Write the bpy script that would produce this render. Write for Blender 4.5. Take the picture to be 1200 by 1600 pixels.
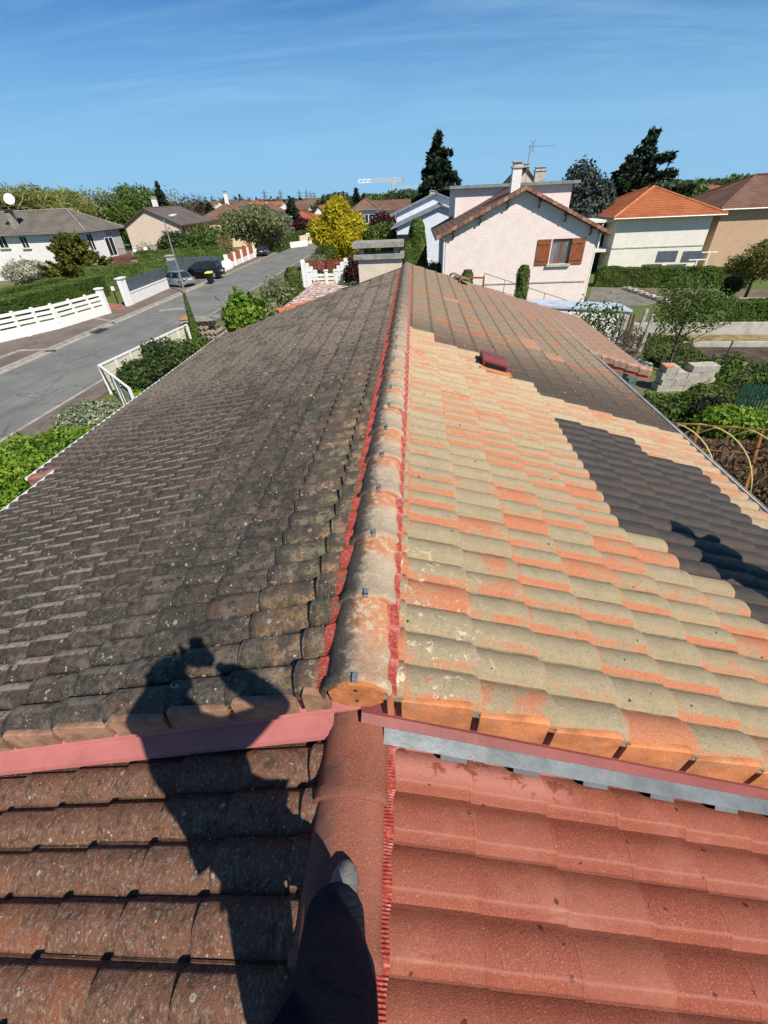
import bpy, math, random
import numpy as np
from mathutils import Vector, Matrix
for o_ in list(bpy.data.objects): bpy.data.objects.remove(o_)
S = bpy.context.scene; COL = S.collection
rad = math.radians
# ------------------------------------------------------------ camera
F = 660.0; CAM = np.array([.225, 0, 7.5])
def nrm(v): v = np.array(v, float); return v / np.linalg.norm(v)
Yc = nrm([48/F, 500/F, -1]); Dn = np.array([42/F, -870/F, -1])
Zc = nrm(-(Dn - Dn.dot(Yc)*Yc)); Xc = np.cross(Yc, Zc); RW = np.array([Xc, Yc, Zc])
cd = bpy.data.cameras.new('camera'); cam = bpy.data.objects.new('camera', cd); COL.objects.link(cam)
cd.sensor_fit = 'VERTICAL'; cd.sensor_height = 24; cd.lens = F/1600*24; cd.clip_start = .02; cd.clip_end = 6000
M4 = Matrix.Identity(4)
for i in range(3):
    for j in range(3): M4[i][j] = RW[i][j]
    M4[i][3] = CAM[i]
cam.matrix_world = M4; S.camera = cam
# ------------------------------------------------------------ sky, sun, exposure
SUN = nrm([.454, -.516, .726])
w = bpy.data.worlds.new('World'); S.world = w; w.use_nodes = True; wt = w.node_tree
sky = wt.nodes.new('ShaderNodeTexSky'); sky.sky_type = 'NISHITA'; sky.sun_disc = False
sky.sun_elevation = math.asin(SUN[2]); sky.sun_rotation = math.atan2(SUN[0], SUN[1])
sky.air_density = 1.0; sky.dust_density = .1; sky.ozone_density = 3.0; sky.altitude = 200
bg = wt.nodes['Background']; bg.inputs[1].default_value = .060
SKYOUT = sky.outputs[0]
sl = bpy.data.lights.new('sun', 'SUN'); sl.energy = 5.0; sl.angle = rad(.53); sl.color = (1, .93, .83)
so = bpy.data.objects.new('sun', sl); COL.objects.link(so); so.rotation_euler = Vector(SUN).to_track_quat('Z', 'Y').to_euler()
S.render.engine = 'CYCLES'
S.view_settings.view_transform = 'Standard'; S.view_settings.look = 'None'; S.view_settings.exposure = .38; S.view_settings.gamma = 1
# thin cirrus: noise on the sky direction
def wclouds():
    n = wt.nodes; L = wt.links
    tc = n.new('ShaderNodeTexCoord'); sp = n.new('ShaderNodeSeparateXYZ'); L.new(tc.outputs['Generated'], sp.inputs[0])
    z = n.new('ShaderNodeMath'); z.operation = 'MAXIMUM'; L.new(sp.outputs[2], z.inputs[0]); z.inputs[1].default_value = .0
    za = n.new('ShaderNodeMath'); za.operation = 'ADD'; L.new(z.outputs[0], za.inputs[0]); za.inputs[1].default_value = .12
    dv = n.new('ShaderNodeVectorMath'); dv.operation = 'DIVIDE'; cb = n.new('ShaderNodeCombineXYZ')
    for i in range(3): L.new(za.outputs[0], cb.inputs[i])
    L.new(tc.outputs['Generated'], dv.inputs[0]); L.new(cb.outputs[0], dv.inputs[1])
    mp = n.new('ShaderNodeMapping'); mp.inputs['Rotation'].default_value = (0, 0, .5); mp.inputs['Scale'].default_value = (.5, 1.7, 0); L.new(dv.outputs[0], mp.inputs[0])
    nz = n.new('ShaderNodeTexNoise'); nz.inputs['Scale'].default_value = .9; nz.inputs['Detail'].default_value = 8; nz.inputs['Roughness'].default_value = .62
    nz.inputs['Distortion'].default_value = .8; L.new(mp.outputs[0], nz.inputs[0])
    mr = n.new('ShaderNodeMapRange'); mr.inputs[1].default_value = .44; mr.inputs[2].default_value = .78; mr.inputs[3].default_value = 0; mr.inputs[4].default_value = .5
    L.new(nz.outputs[0], mr.inputs[0])
    mx = n.new('ShaderNodeMix'); mx.data_type = 'RGBA'; L.new(mr.outputs[0], mx.inputs[0]); L.new(SKYOUT, mx.inputs[6]); mx.inputs[7].default_value = (13, 11.5, 10.4, 1)
    hz = n.new('ShaderNodeMapRange'); hz.interpolation_type = 'SMOOTHSTEP'; L.new(sp.outputs[2], hz.inputs[0]); hz.inputs[1].default_value = .0; hz.inputs[2].default_value = .34; hz.inputs[3].default_value = .92; hz.inputs[4].default_value = 0
    mx2 = n.new('ShaderNodeMix'); mx2.data_type = 'RGBA'; L.new(hz.outputs[0], mx2.inputs[0]); L.new(mx.outputs[2], mx2.inputs[6]); mx2.inputs[7].default_value = (8.6, 8.7, 9.3, 1)
    hs = n.new('ShaderNodeHueSaturation'); hs.inputs['Saturation'].default_value = 1.32; L.new(mx2.outputs[2], hs.inputs['Color'])
    tn = n.new('ShaderNodeMix'); tn.data_type = 'RGBA'; tn.blend_type = 'MULTIPLY'; tn.inputs[0].default_value = 1; L.new(hs.outputs[0], tn.inputs[6]); tn.inputs[7].default_value = (.44, .84, 1.17, 1)
    L.new(tn.outputs[2], bg.inputs[0])
wclouds()
# ------------------------------------------------------------ node helpers
class NT:
    def __init__(s, name):
        s.m = bpy.data.materials.new(name); s.m.use_nodes = True; s.t = s.m.node_tree; s.n = s.t.nodes; s.L = s.t.links
        s.b = s.n['Principled BSDF']; s.b.inputs['Specular IOR Level'].default_value = .25
    def put(s, inp, v):
        if hasattr(v, 'is_linked') or isinstance(v, bpy.types.NodeSocket): s.L.new(v, inp)
        elif isinstance(v, (tuple, list)):
            inp.default_value = tuple(v) + (1,) if len(v) == 3 and len(inp.default_value) == 4 else tuple(v)
        else: inp.default_value = v
    def pos(s): return s.n.new('ShaderNodeNewGeometry').outputs['Position']
    def island(s): return s.n.new('ShaderNodeNewGeometry').outputs['Random Per Island']
    def orand(s): return s.n.new('ShaderNodeObjectInfo').outputs['Random']
    def m_(s, op, a, b=0, c=0, clamp=False):
        k = s.n.new('ShaderNodeMath'); k.operation = op; k.use_clamp = clamp
        s.put(k.inputs[0], a); s.put(k.inputs[1], b); s.put(k.inputs[2], c); return k.outputs[0]
    def sep(s, v): k = s.n.new('ShaderNodeSeparateXYZ'); s.put(k.inputs[0], v); return k.outputs
    def comb(s, x, y, z):
        k = s.n.new('ShaderNodeCombineXYZ')
        for i, q in enumerate((x, y, z)): s.put(k.inputs[i], q)
        return k.outputs[0]
    def scl(s, v, sc): k = s.n.new('ShaderNodeVectorMath'); k.operation = 'MULTIPLY'; s.put(k.inputs[0], v); s.put(k.inputs[1], sc); return k.outputs[0]
    def noise(s, v, sc, det=4, ro=.55, dist=0):
        k = s.n.new('ShaderNodeTexNoise'); s.put(k.inputs[0], v); k.inputs['Scale'].default_value = sc; k.inputs['Detail'].default_value = det
        k.inputs['Roughness'].default_value = ro; k.inputs['Distortion'].default_value = dist; return k.outputs[0]
    def vor(s, v, sc, out=0, feat='F1'):
        k = s.n.new('ShaderNodeTexVoronoi'); k.feature = feat; s.put(k.inputs[0], v); k.inputs['Scale'].default_value = sc; return k.outputs[out]
    def white(s, v): k = s.n.new('ShaderNodeTexWhiteNoise'); s.put(k.inputs[0], v); return k.outputs[0]
    def step(s, v, a, b, lo=0, hi=1):
        k = s.n.new('ShaderNodeMapRange'); k.interpolation_type = 'SMOOTHSTEP'; s.put(k.inputs[0], v)
        for i, q in enumerate((a, b, lo, hi)): k.inputs[i+1].default_value = q
        return k.outputs[0]
    def mix(s, f, a, b, bl='MIX'):
        k = s.n.new('ShaderNodeMix'); k.data_type = 'RGBA'; k.blend_type = bl
        s.put(k.inputs[0], f); s.put(k.inputs[6], a); s.put(k.inputs[7], b); return k.outputs[2]
    def bump(s, hgt, st=.5, d=.01):
        k = s.n.new('ShaderNodeBump'); k.inputs['Strength'].default_value = st; k.inputs['Distance'].default_value = d; s.put(k.inputs['Height'], hgt); s.L.new(k.outputs[0], s.b.inputs['Normal'])
    def col(s, c): s.put(s.b.inputs['Base Color'], c)
    def rough(s, r): s.put(s.b.inputs['Roughness'], r)
def PM(name, c, rough=.85, var=.25, sc=2., bump=.2, bsc=40., metal=0., grime=None):
    k = NT(name); p = k.pos()
    f = k.noise(p, sc, 5, .65); f2 = k.noise(p, sc*9, 3, .6)
    c1 = tuple(max(0, x*(1-var)) for x in c); c2 = tuple(min(1, x*(1+var)) for x in c)
    o = k.mix(k.step(f, .3, .7), c1, c2); o = k.mix(k.step(f2, .35, .75, 0, var*.8), o, tuple(x*.55 for x in c))
    if grime: o = k.mix(k.step(k.noise(p, sc*.7, 6, .7, 1), .52, .7, 0, grime[0]), o, grime[1])
    k.col(o); k.rough(rough); k.b.inputs['Metallic'].default_value = metal
    if bump: k.bump(k.noise(p, bsc, 4, .65), bump, .6/bsc)
    return k.m
def leafmat(name, c1, c2, c3=None, tr=.35):
    k = NT(name); p = k.pos(); r = k.island()
    o = k.mix(k.step(k.noise(p, .9, 3), .35, .65), c1, c2); o = k.mix(k.step(r, .55, 1, 0, .8), o, c3 or c2)
    o = k.mix(k.step(r, 0, .3, .55, 0), o, tuple(x*.45 for x in c1))
    k.col(o); k.rough(.6); k.b.inputs['Specular IOR Level'].default_value = .2
    t = k.n.new('ShaderNodeBsdfTranslucent'); k.L.new(o, t.inputs[0]); mx = k.n.new('ShaderNodeMixShader'); mx.inputs[0].default_value = tr
    k.L.new(k.b.outputs[0], mx.inputs[1]); k.L.new(t.outputs[0], mx.inputs[2]); k.L.new(mx.outputs[0], k.n['Material Output'].inputs[0])
    return k.m
# ------------------------------------------------------------ mesh helpers
ORG = {}
def link(o, parent=None, label=None, cat=None, group=None, kind=None):
    COL.objects.link(o)
    if parent is not None:
        o.parent = parent; o.matrix_parent_inverse = ORG[parent.name].copy() if parent.name in ORG else Matrix.Identity(4)
    for k_, v_ in (('label', label), ('category', cat), ('group', group), ('kind', kind)):
        if v_: o[k_] = v_
    return o
def thing(name, label, cat, loc=(0, 0, 0), group=None):
    o = bpy.data.objects.new(name, None); o.location = loc; o.empty_display_size = .2
    link(o, None, label, cat, group); ORG[o.name] = Matrix.Translation(-Vector(loc)); return o
def rawmesh(name, v, f, mats, smooth=False, sharp=None, mi=None):
    me = bpy.data.meshes.new(name); me.from_pydata([tuple(x) for x in v], [], f)
    for m in (mats if isinstance(mats, (list, tuple)) else [mats]): me.materials.append(m)
    if mi is not None: me.polygons.foreach_set('material_index', mi)
    if smooth:
        me.polygons.foreach_set('use_smooth', [True]*len(me.polygons))
        if sharp: me.set_sharp_from_angle(angle=rad(sharp))
    me.update(); return me
def npmesh(name, V, Fq, mats, mi=None, smooth=False):
    V = np.asarray(V, np.float32); Fq = np.asarray(Fq, np.int32); k = Fq.shape[1]
    me = bpy.data.meshes.new(name); me.vertices.add(len(V)); me.vertices.foreach_set('co', V.ravel())
    me.loops.add(Fq.size); me.loops.foreach_set('vertex_index', Fq.ravel()); me.polygons.add(len(Fq))
    me.polygons.foreach_set('loop_start', np.arange(0, Fq.size, k, dtype=np.int32)); me.polygons.foreach_set('loop_total', np.full(len(Fq), k, np.int32))
    for m in (mats if isinstance(mats, (list, tuple)) else [mats]): me.materials.append(m)
    if mi is not None: me.polygons.foreach_set('material_index', np.asarray(mi, np.int32))
    me.polygons.foreach_set('use_smooth', np.full(len(Fq), smooth, bool)); me.update(calc_edges=True); return me
class MB:
    def __init__(s): s.v = []; s.f = []; s.o = Matrix.Identity(4)
    def at(s, x, y, z=0, r=0): s.o = Matrix.Translation((x, y, z)) @ Matrix.Rotation(r, 4, 'Z'); return s
    def add(s, vs, fs):
        b = len(s.v); s.v += [tuple(s.o @ Vector(q)) for q in vs]; s.f += [tuple(b+i for i in q) for q in fs]; return s
    def box(s, x0, x1, y0, y1, z0, z1):
        return s.add([(x0,y0,z0),(x1,y0,z0),(x1,y1,z0),(x0,y1,z0),(x0,y0,z1),(x1,y0,z1),(x1,y1,z1),(x0,y1,z1)],
            [(0,3,2,1),(4,5,6,7),(0,1,5,4),(1,2,6,5),(2,3,7,6),(3,0,4,7)])
    def loft(s, rings, cap=True):   # rings: lists of equal length
        n = len(rings[0]); vs = [q for r in rings for q in r]; fs = []
        for i in range(len(rings)-1):
            for j in range(n): fs.append((i*n+j, i*n+(j+1) % n, (i+1)*n+(j+1) % n, (i+1)*n+j))
        if cap: fs.append(tuple(range(n-1, -1, -1))); fs.append(tuple((len(rings)-1)*n+j for j in range(n)))
        return s.add(vs, fs)
    def prism(s, poly, d):          # 3d polygon extruded by vector d
        return s.loft([poly, [tuple(np.array(p)+np.array(d)) for p in poly]])
    def tube(s, pts, r, n=6):
        pts = [Vector(p) for p in pts]; rings = []
        for i, p in enumerate(pts):
            t = (pts[min(i+1, len(pts)-1)] - pts[max(i-1, 0)]).normalized(); a = t.cross(Vector((0, 0, 1)) if abs(t.z) < .95 else Vector((1, 0, 0))).normalized(); b = t.cross(a)
            rr = r[i] if isinstance(r, (list, tuple)) else r
            rings.append([tuple(p + a*math.cos(2*math.pi*k/n)*rr + b*math.sin(2*math.pi*k/n)*rr) for k in range(n)])
        return s.loft(rings)
    def cyl(s, x, y, z0, z1, r, n=12, r2=None): return s.tube([(x, y, z0), (x, y, z1)], [r, r if r2 is None else r2], n)
    def bar(s, a, b, w, h): # box beam from a to b
        a = Vector(a); b = Vector(b); t = (b-a).normalized(); u = t.cross(Vector((0, 0, 1)) if abs(t.z) < .95 else Vector((0, 1, 0))).normalized()*w/2; v = u.cross(t).normalized()*h/2
        return s.loft([[tuple(p+u+v), tuple(p-u+v), tuple(p-u-v), tuple(p+u-v)] for p in (a, b)])
    def build(s, name, mat, parent=None, label=None, cat=None, group=None, kind=None, smooth=False, sharp=35):
        return link(bpy.data.objects.new(name, rawmesh(name, s.v, s.f, mat, smooth, sharp)), parent, label, cat, group, kind)
def copy_tree(o, loc, label, first=True):
    c = o.copy(); COL.objects.link(c); c.location = loc
    if label: c['label'] = label
    for ch in list(o.children):
        d = ch.copy(); COL.objects.link(d); d.parent = c
        for g in ch.children: e = g.copy(); COL.objects.link(e); e.parent = d
    return c
# pixel (in the 1200x1600 photograph) to place: on the ground / on a plane y = const
def ray(px, py): return RW @ nrm([(px-600)/F, -(py-800)/F, -1])
def G(px, py, z=0): r = ray(px, py); return CAM + r*((z-CAM[2])/r[2])
def W(px, py, Y): r = ray(px, py); return CAM + r*((Y-CAM[1])/r[1])
def WX(px, py, X): r = ray(px, py); return CAM + r*((X-CAM[0])/r[0])
# ============================================================ the roof being cleaned
TS = .31; ZU = 5.87; ZL = 5.54; EX = .33; RO = .175
OFFR, OFFL = .18, -.06      # right rows end at .18+.33k ; left at .27+.33k
def tile_shader(name, kind):
    k = NT(name); p = k.pos(); x, y, z = k.sep(p); ax = k.m_('ABSOLUTE', x)
    off = {'r': .18, 'l': .27, 'lr': .14, 'll': .20}[kind.split('_')[0]]
    y0 = .93 if kind[:2] in ('r_', 'l_') else .885
    vj = k.m_('DIVIDE', k.m_('SUBTRACT', ax, off+.004), EX); j = k.m_('FLOOR', vj); fv = k.m_('FRACT', vj)
    yk = k.m_('DIVIDE', k.m_('SUBTRACT', y, y0-.0), RO); kk = k.m_('FLOOR', yk); fy = k.m_('FRACT', yk)
    r = k.white(k.comb(j, kk, k.m_('SIGN', x))); r2 = k.white(k.comb(kk, j, 7.3)); rt = k.white(k.comb(j, k.m_('FLOOR', k.m_('DIVIDE', kk, 2)), 3.1))
    n1 = k.noise(p, 3.2, 5, .6); n2 = k.noise(p, 22, 5, .7); n3 = k.noise(p, 130, 3, .7); n4 = k.noise(p, 9, 5, .65)
    fine = k.noise(p, 260, 2, .6)
    def rings(c, sc, keep, f0):
        q = k.vor(p, sc, 0); cc = k.sep(k.vor(p, sc, 1))[0]; rr = k.m_('MULTIPLY', k.m_('SUBTRACT', cc, keep, clamp=True), .9); dq = k.m_('SUBTRACT', k.m_('ADD', q, k.m_('MULTIPLY', k.m_('SUBTRACT', n3, .5), .22)), rr)
        ring_ = k.m_('MULTIPLY', k.step(dq, .03, .0, 0, 1), k.m_('ADD', .35, k.step(dq, -.14, -.04, 0, .65))); return k.mix(k.m_('MULTIPLY', ring_, f0), c, (.46, .43, .34))
    def dots(c, sc, thr, colr, keep=.5, soft=.03):    # round spots of uneven size
        q = k.vor(p, sc, 0); cc = k.sep(k.vor(p, sc, 1))[0]; rr = k.m_('MULTIPLY', k.m_('SUBTRACT', cc, keep, clamp=True), thr)
        dist = k.m_('ADD', q, k.m_('MULTIPLY', k.m_('SUBTRACT', n3, .5), .25))
        f = k.m_('DIVIDE', k.m_('SUBTRACT', rr, dist), soft, clamp=True); return k.mix(f, c, colr)
    K = kind
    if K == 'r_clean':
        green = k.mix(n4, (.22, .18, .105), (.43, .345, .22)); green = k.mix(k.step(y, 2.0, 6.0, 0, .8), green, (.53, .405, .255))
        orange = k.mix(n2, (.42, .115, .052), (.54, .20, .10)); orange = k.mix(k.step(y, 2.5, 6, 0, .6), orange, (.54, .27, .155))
        a = k.m_('ADD', k.m_('MULTIPLY', r, .75), k.m_('ADD', k.m_('MULTIPLY', n1, .55), k.m_('MULTIPLY', n4, .55)))
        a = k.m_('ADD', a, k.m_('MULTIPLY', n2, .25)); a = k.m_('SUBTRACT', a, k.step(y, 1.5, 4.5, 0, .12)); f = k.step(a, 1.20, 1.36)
        lip = k.m_('MULTIPLY', k.step(k.m_('ADD', fy, k.m_('MULTIPLY', k.m_('SUBTRACT', n2, .5), .10)), .15, .19, 1, 0), k.step(k.m_('ADD', k.m_('MULTIPLY', n4, 1.1), k.m_('MULTIPLY', r2, .5)), .62, .95, .0, .95))
        tip = k.m_('MULTIPLY', k.step(fv, .0, .12, 1, 0), k.step(k.m_('ADD', n4, k.m_('MULTIPLY', r2, .6)), .6, .9, 0, .9))
        f = k.m_('MAXIMUM', f, k.m_('MAXIMUM', lip, tip)); c = k.mix(f, green, orange)
        wsp = k.m_('MULTIPLY', k.step(ax, .35, .8, 1, 0), k.step(y, 1.4, 2.2, 1, 0)); 
        c = k.mix(k.m_('MULTIPLY', wsp, k.step(k.noise(p, 14, 5, .75, .6), .56, .64)), c, (.66, .56, .40))
        c = k.mix(k.step(n3, .50, .68, 0, .72), c, (.115, .10, .062)); c = k.mix(k.step(k.noise(p, 75, 4, .8), .5, .62, 0, .45), c, (.33, .28, .17)); c = k.mix(k.step(n2, .54, .7, 0, .45), c, (.17, .15, .095)); c = k.mix(k.step(fine, .5, .75, 0, .35), c, (.60, .50, .34))
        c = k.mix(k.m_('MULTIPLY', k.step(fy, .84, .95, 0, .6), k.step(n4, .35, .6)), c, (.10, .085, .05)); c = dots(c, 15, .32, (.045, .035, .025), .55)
        rg = .85
    elif K == 'r_dirty':
        c = k.mix(n4, (.155, .12, .082), (.29, .235, .165)); c = k.mix(k.step(k.m_('ADD', n1, k.m_('MULTIPLY', r2, .3)), .66, .86, 0, .8), c, (.36, .15, .085))
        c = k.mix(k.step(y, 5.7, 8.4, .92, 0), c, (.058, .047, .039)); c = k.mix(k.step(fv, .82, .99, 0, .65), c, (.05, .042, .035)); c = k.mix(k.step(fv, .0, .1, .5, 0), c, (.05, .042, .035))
        c = k.mix(k.step(n3, .5, .75, 0, .5), c, (.30, .25, .18)); c = dots(c, 24, .5, (.5, .47, .38), .6); rg = .9
    elif K == 'r_far':
        c = k.mix(n4, (.22, .14, .095), (.34, .22, .16)); c = k.mix(k.step(n2, .5, .8, 0, .6), c, (.13, .10, .075)); c = k.mix(k.step(fv, .85, .99, 0, .4), c, (.08, .06, .05)); rg = .9
    elif K == 'r_fresh':
        c = k.mix(n2, (.40, .16, .10), (.50, .24, .15)); c = k.mix(k.step(n3, .5, .7, 0, .5), c, (.3, .16, .09)); c = k.mix(k.step(n4, .4, .7, .2, .8), c, (.25, .19, .13)); rg = .9
    elif K == 'r_wet':
        c = k.mix(n4, (.026, .021, .018), (.075, .058, .047)); c = k.mix(k.step(n3, .56, .8, 0, .8), c, (.16, .13, .11)); c = k.mix(k.step(r, .7, 1, 0, .4), c, (.09, .05, .035)); rg = k.step(n2, .3, .7, .28, .6)
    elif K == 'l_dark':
        c = k.mix(n4, (.036, .031, .027), (.118, .100, .082)); c = k.mix(k.step(k.m_('ADD', r, n1), 1.05, 1.5, 0, .55), c, (.165, .095, .065))
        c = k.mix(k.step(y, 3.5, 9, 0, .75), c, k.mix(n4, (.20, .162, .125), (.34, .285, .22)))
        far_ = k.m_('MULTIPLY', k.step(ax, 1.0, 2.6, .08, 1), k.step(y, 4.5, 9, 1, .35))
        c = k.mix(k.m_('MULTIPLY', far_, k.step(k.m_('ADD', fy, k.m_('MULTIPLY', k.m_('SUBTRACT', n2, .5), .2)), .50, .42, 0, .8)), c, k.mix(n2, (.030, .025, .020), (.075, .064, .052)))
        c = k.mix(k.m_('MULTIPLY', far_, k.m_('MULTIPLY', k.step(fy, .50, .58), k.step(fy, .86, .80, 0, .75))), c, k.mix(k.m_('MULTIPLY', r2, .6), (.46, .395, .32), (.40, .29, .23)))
        c = k.mix(k.step(fy, .86, .92, 0, .8), c, (.018, .015, .012)); c = k.mix(k.step(fy, .02, .12, .9, 0), c, (.012, .010, .009)); c = k.mix(k.m_('MULTIPLY', k.step(rt, .6, 1), .5), c, (.045, .038, .032))  # near-black lines along the roll bases: valley shade put into the colour
        nr = k.m_('MULTIPLY', k.step(ax, .32, .75, 1, 0), k.step(k.m_('ADD', k.m_('MULTIPLY', n2, .7), k.m_('MULTIPLY', n4, .5)), .56, .68)); c = k.mix(k.m_('MULTIPLY', nr, k.step(y, 3, 7, .9, .2)), c, k.mix(k.step(n1, .45, .6), (.26, .235, .12), (.45, .25, .12)))
        c = k.mix(k.step(n3, .52, .70, 0, .6), c, (.24, .21, .165)); c = k.mix(k.step(n2, .48, .62, 0, .75), c, (.028, .024, .020)); c = k.mix(k.m_('MULTIPLY', k.step(k.m_('SUBTRACT', n4, k.m_('MULTIPLY', n2, .3)), .38, .50), .4), c, (.19, .16, .13)); c = k.mix(k.step(fine, .55, .8, 0, .4), c, (.03, .027, .024)); c = k.mix(k.step(fv, .9, .99, 0, .5), c, (.03, .025, .02))
        c = dots(c, 9, .6, (.40, .36, .28), .70, .10); c = dots(c, 34, .6, (.45, .41, .32), .62, .08); c = dots(c, 62, .6, (.48, .45, .36), .6, .1)
        c = rings(c, 14, .74, .5); c = k.mix(k.m_('MULTIPLY', k.step(n1, .54, .62), k.step(n2, .56, .64, 0, .8)), c, (.36, .33, .25)); rg = .92
    elif K == 'lr_paint':
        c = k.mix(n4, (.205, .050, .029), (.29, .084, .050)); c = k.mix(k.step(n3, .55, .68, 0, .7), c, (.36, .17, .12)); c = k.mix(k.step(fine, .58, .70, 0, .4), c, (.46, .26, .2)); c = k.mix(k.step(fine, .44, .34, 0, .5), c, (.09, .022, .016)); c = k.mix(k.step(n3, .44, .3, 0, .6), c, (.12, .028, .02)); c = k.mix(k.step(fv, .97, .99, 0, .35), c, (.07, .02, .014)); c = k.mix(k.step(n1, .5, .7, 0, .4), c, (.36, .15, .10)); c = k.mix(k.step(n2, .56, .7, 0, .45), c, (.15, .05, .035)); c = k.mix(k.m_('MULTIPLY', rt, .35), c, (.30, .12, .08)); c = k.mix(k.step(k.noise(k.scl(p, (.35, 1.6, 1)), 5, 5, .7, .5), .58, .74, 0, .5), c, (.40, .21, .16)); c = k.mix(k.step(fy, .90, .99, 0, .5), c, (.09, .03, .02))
        c = k.mix(k.m_('MULTIPLY', k.step(y, .72, .8), k.m_('MULTIPLY', k.step(ax, 1.05, .8), k.step(k.m_('ADD', n4, k.m_('MULTIPLY', n2, .3)), .56, .62, 0, .75))), c, (.47, .20, .16))
        c = dots(c, 13, .5, (.09, .03, .02), .62); c = k.mix(k.m_('MULTIPLY', k.step(fy, .15, .19, 0, 1), k.step(fy, .19, .24, .25, 0)), c, (.5, .24, .18)); rg = k.step(n4, .3, .7, .5, .75)  # pale line on the crest edge: its highlight painted into the colour
    else: # ll_old
        c = k.mix(n4, (.105, .048, .031), (.235, .118, .073)); c = k.mix(k.step(n2, .5, .64, 0, .75), c, (.050, .037, .029))
        c = k.mix(k.step(k.m_('ADD', n1, k.m_('MULTIPLY', r, .25)), .70, .86, 0, .7), c, (.28, .10, .05))
        li = k.step(k.noise(k.scl(p, (1, .6, 1)), 75, 5, .8, .2), .50, .64, 0, .8); c = k.mix(k.m_('MULTIPLY', li, k.step(k.m_('ADD', n1, k.m_('MULTIPLY', n4, .4)), .42, .7)), c, (.30, .245, .185))
        c = k.mix(k.step(n3, .5, .7, 0, .5), c, (.055, .035, .028)); c = k.mix(k.step(fy, .0, .10, .75, 0), c, (.02, .014, .011)); c = rings(c, 17, .80, .7); c = dots(c, 42, .6, (.46, .40, .31), .6, .1); rg = .9  # dark line at each roll base is shadow painted into the colour
    k.col(c); k.rough(rg); k.b.inputs['Specular IOR Level'].default_value = .10 if K != 'r_wet' else .3
    k.bump(k.m_('ADD', k.m_('MULTIPLY', n3, .7), k.m_('ADD', k.m_('MULTIPLY', fine, .5), k.m_('MULTIPLY', n2, 1.1))), .75 if 'paint' not in K else .5, .006)
    return k.m
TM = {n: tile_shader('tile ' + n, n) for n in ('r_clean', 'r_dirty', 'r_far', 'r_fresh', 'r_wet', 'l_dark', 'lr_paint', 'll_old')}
TMN = list(TM)
def cap_shader(name, kind):
    k = NT(name); p = k.pos(); x, y, z = k.sep(p); n1 = k.noise(p, 3.0, 5, .6); n2 = k.noise(p, 22, 5, .7); n3 = k.noise(p, 140, 3, .7); n4 = k.noise(p, 8, 5, .65)
    r = k.orand(); fy = k.m_('FRACT', k.m_('DIVIDE', k.m_('SUBTRACT', y, .92), .454))
    if kind == 'paint':
        c = k.mix(n4, (.20, .062, .04), (.29, .11, .07)); c = k.mix(k.step(n3, .56, .72, 0, .75), c, (.42, .24, .17)); c = k.mix(k.step(n3, .44, .3, 0, .55), c, (.10, .03, .02))
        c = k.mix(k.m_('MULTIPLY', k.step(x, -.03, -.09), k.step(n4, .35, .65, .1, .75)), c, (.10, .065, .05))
    else:
        c = k.mix(n4, (.31, .235, .15), (.56, .44, .31)); o = k.step(k.m_('ADD', k.m_('MULTIPLY', r, .35), k.m_('ADD', k.m_('MULTIPLY', n1, .6), k.m_('MULTIPLY', k.step(fy, .45, .95), .42))), .50, .76, 0, .92)
        o = k.m_('MULTIPLY', o, k.step(y, 3.5, 6, 1, .15)); c = k.mix(o, c, k.mix(n2, (.44, .16, .07), (.54, .26, .13)))
        c = k.mix(k.step(n2, .52, .64, 0, .8), c, (.52, .46, .34)); c = k.mix(k.step(y, 4.5, 9.5, 0, .8), c, (.17, .14, .105))
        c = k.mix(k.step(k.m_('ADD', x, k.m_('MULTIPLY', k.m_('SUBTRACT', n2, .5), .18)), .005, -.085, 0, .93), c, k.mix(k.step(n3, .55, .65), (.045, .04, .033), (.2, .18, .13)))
        c = k.mix(k.step(n3, .52, .7, 0, .6), c, (.10, .085, .06))
    k.col(c); k.rough(.85); k.bump(k.m_('ADD', k.m_('MULTIPLY', n3, .7), n2), .75, .006); return k.m
CAPM = cap_shader('old ridge clay', 'old'); CAPP = cap_shader('painted ridge clay', 'paint')
PROF = [(-.008, -.004), (-.008, .007), (.004, .0075), (.018, .024), (.026, .033), (.030, .0352), (.055, .0415), (.085, .043), (.115, .037), (.14, .025), (.158, .011), (.168, .003), (.175, .001),
        (.18, .004), (.193, .024), (.201, .033), (.205, .0352), (.23, .0415), (.26, .043), (.29, .037), (.315, .025), (.333, .011), (.346, .0)]
PLO = [PROF[i] for i in (0, 1, 3, 5, 7, 9, 11, 13, 15, 18, 20, 22)]
pu = [a for a, b in PROF[3:13]]; pz = [b for a, b in PROF[3:13]]
def profz(u): u = u % RO; return float(np.interp(u, [0, .012]+pu, [0, .014]+pz)) if u > 0 else 0
SL = EX*math.sqrt(1+TS*TS); TLT = .026
def tile_arrays(prof, L=SL):
    n = len(prof); rows = [(-.075, 0, 1), (L*.5, 0, 1), (L-.022, 0, 1.0), (L-.006, -.002, .97), (L, -.007, .93), (L, -.024, .55)]
    V = []; Fc = []
    for x, dz, sc in rows:
        for u, zz in prof: V.append((x, u, max(zz, 0)*sc + dz + TLT*x/L + min(zz, 0)))
    for i in range(len(rows)-1):
        for j in range(n-1): Fc.append((i*n+j, (i+1)*n+j, (i+1)*n+j+1, i*n+j+1))
    return np.array(V), np.array(Fc)
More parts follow.
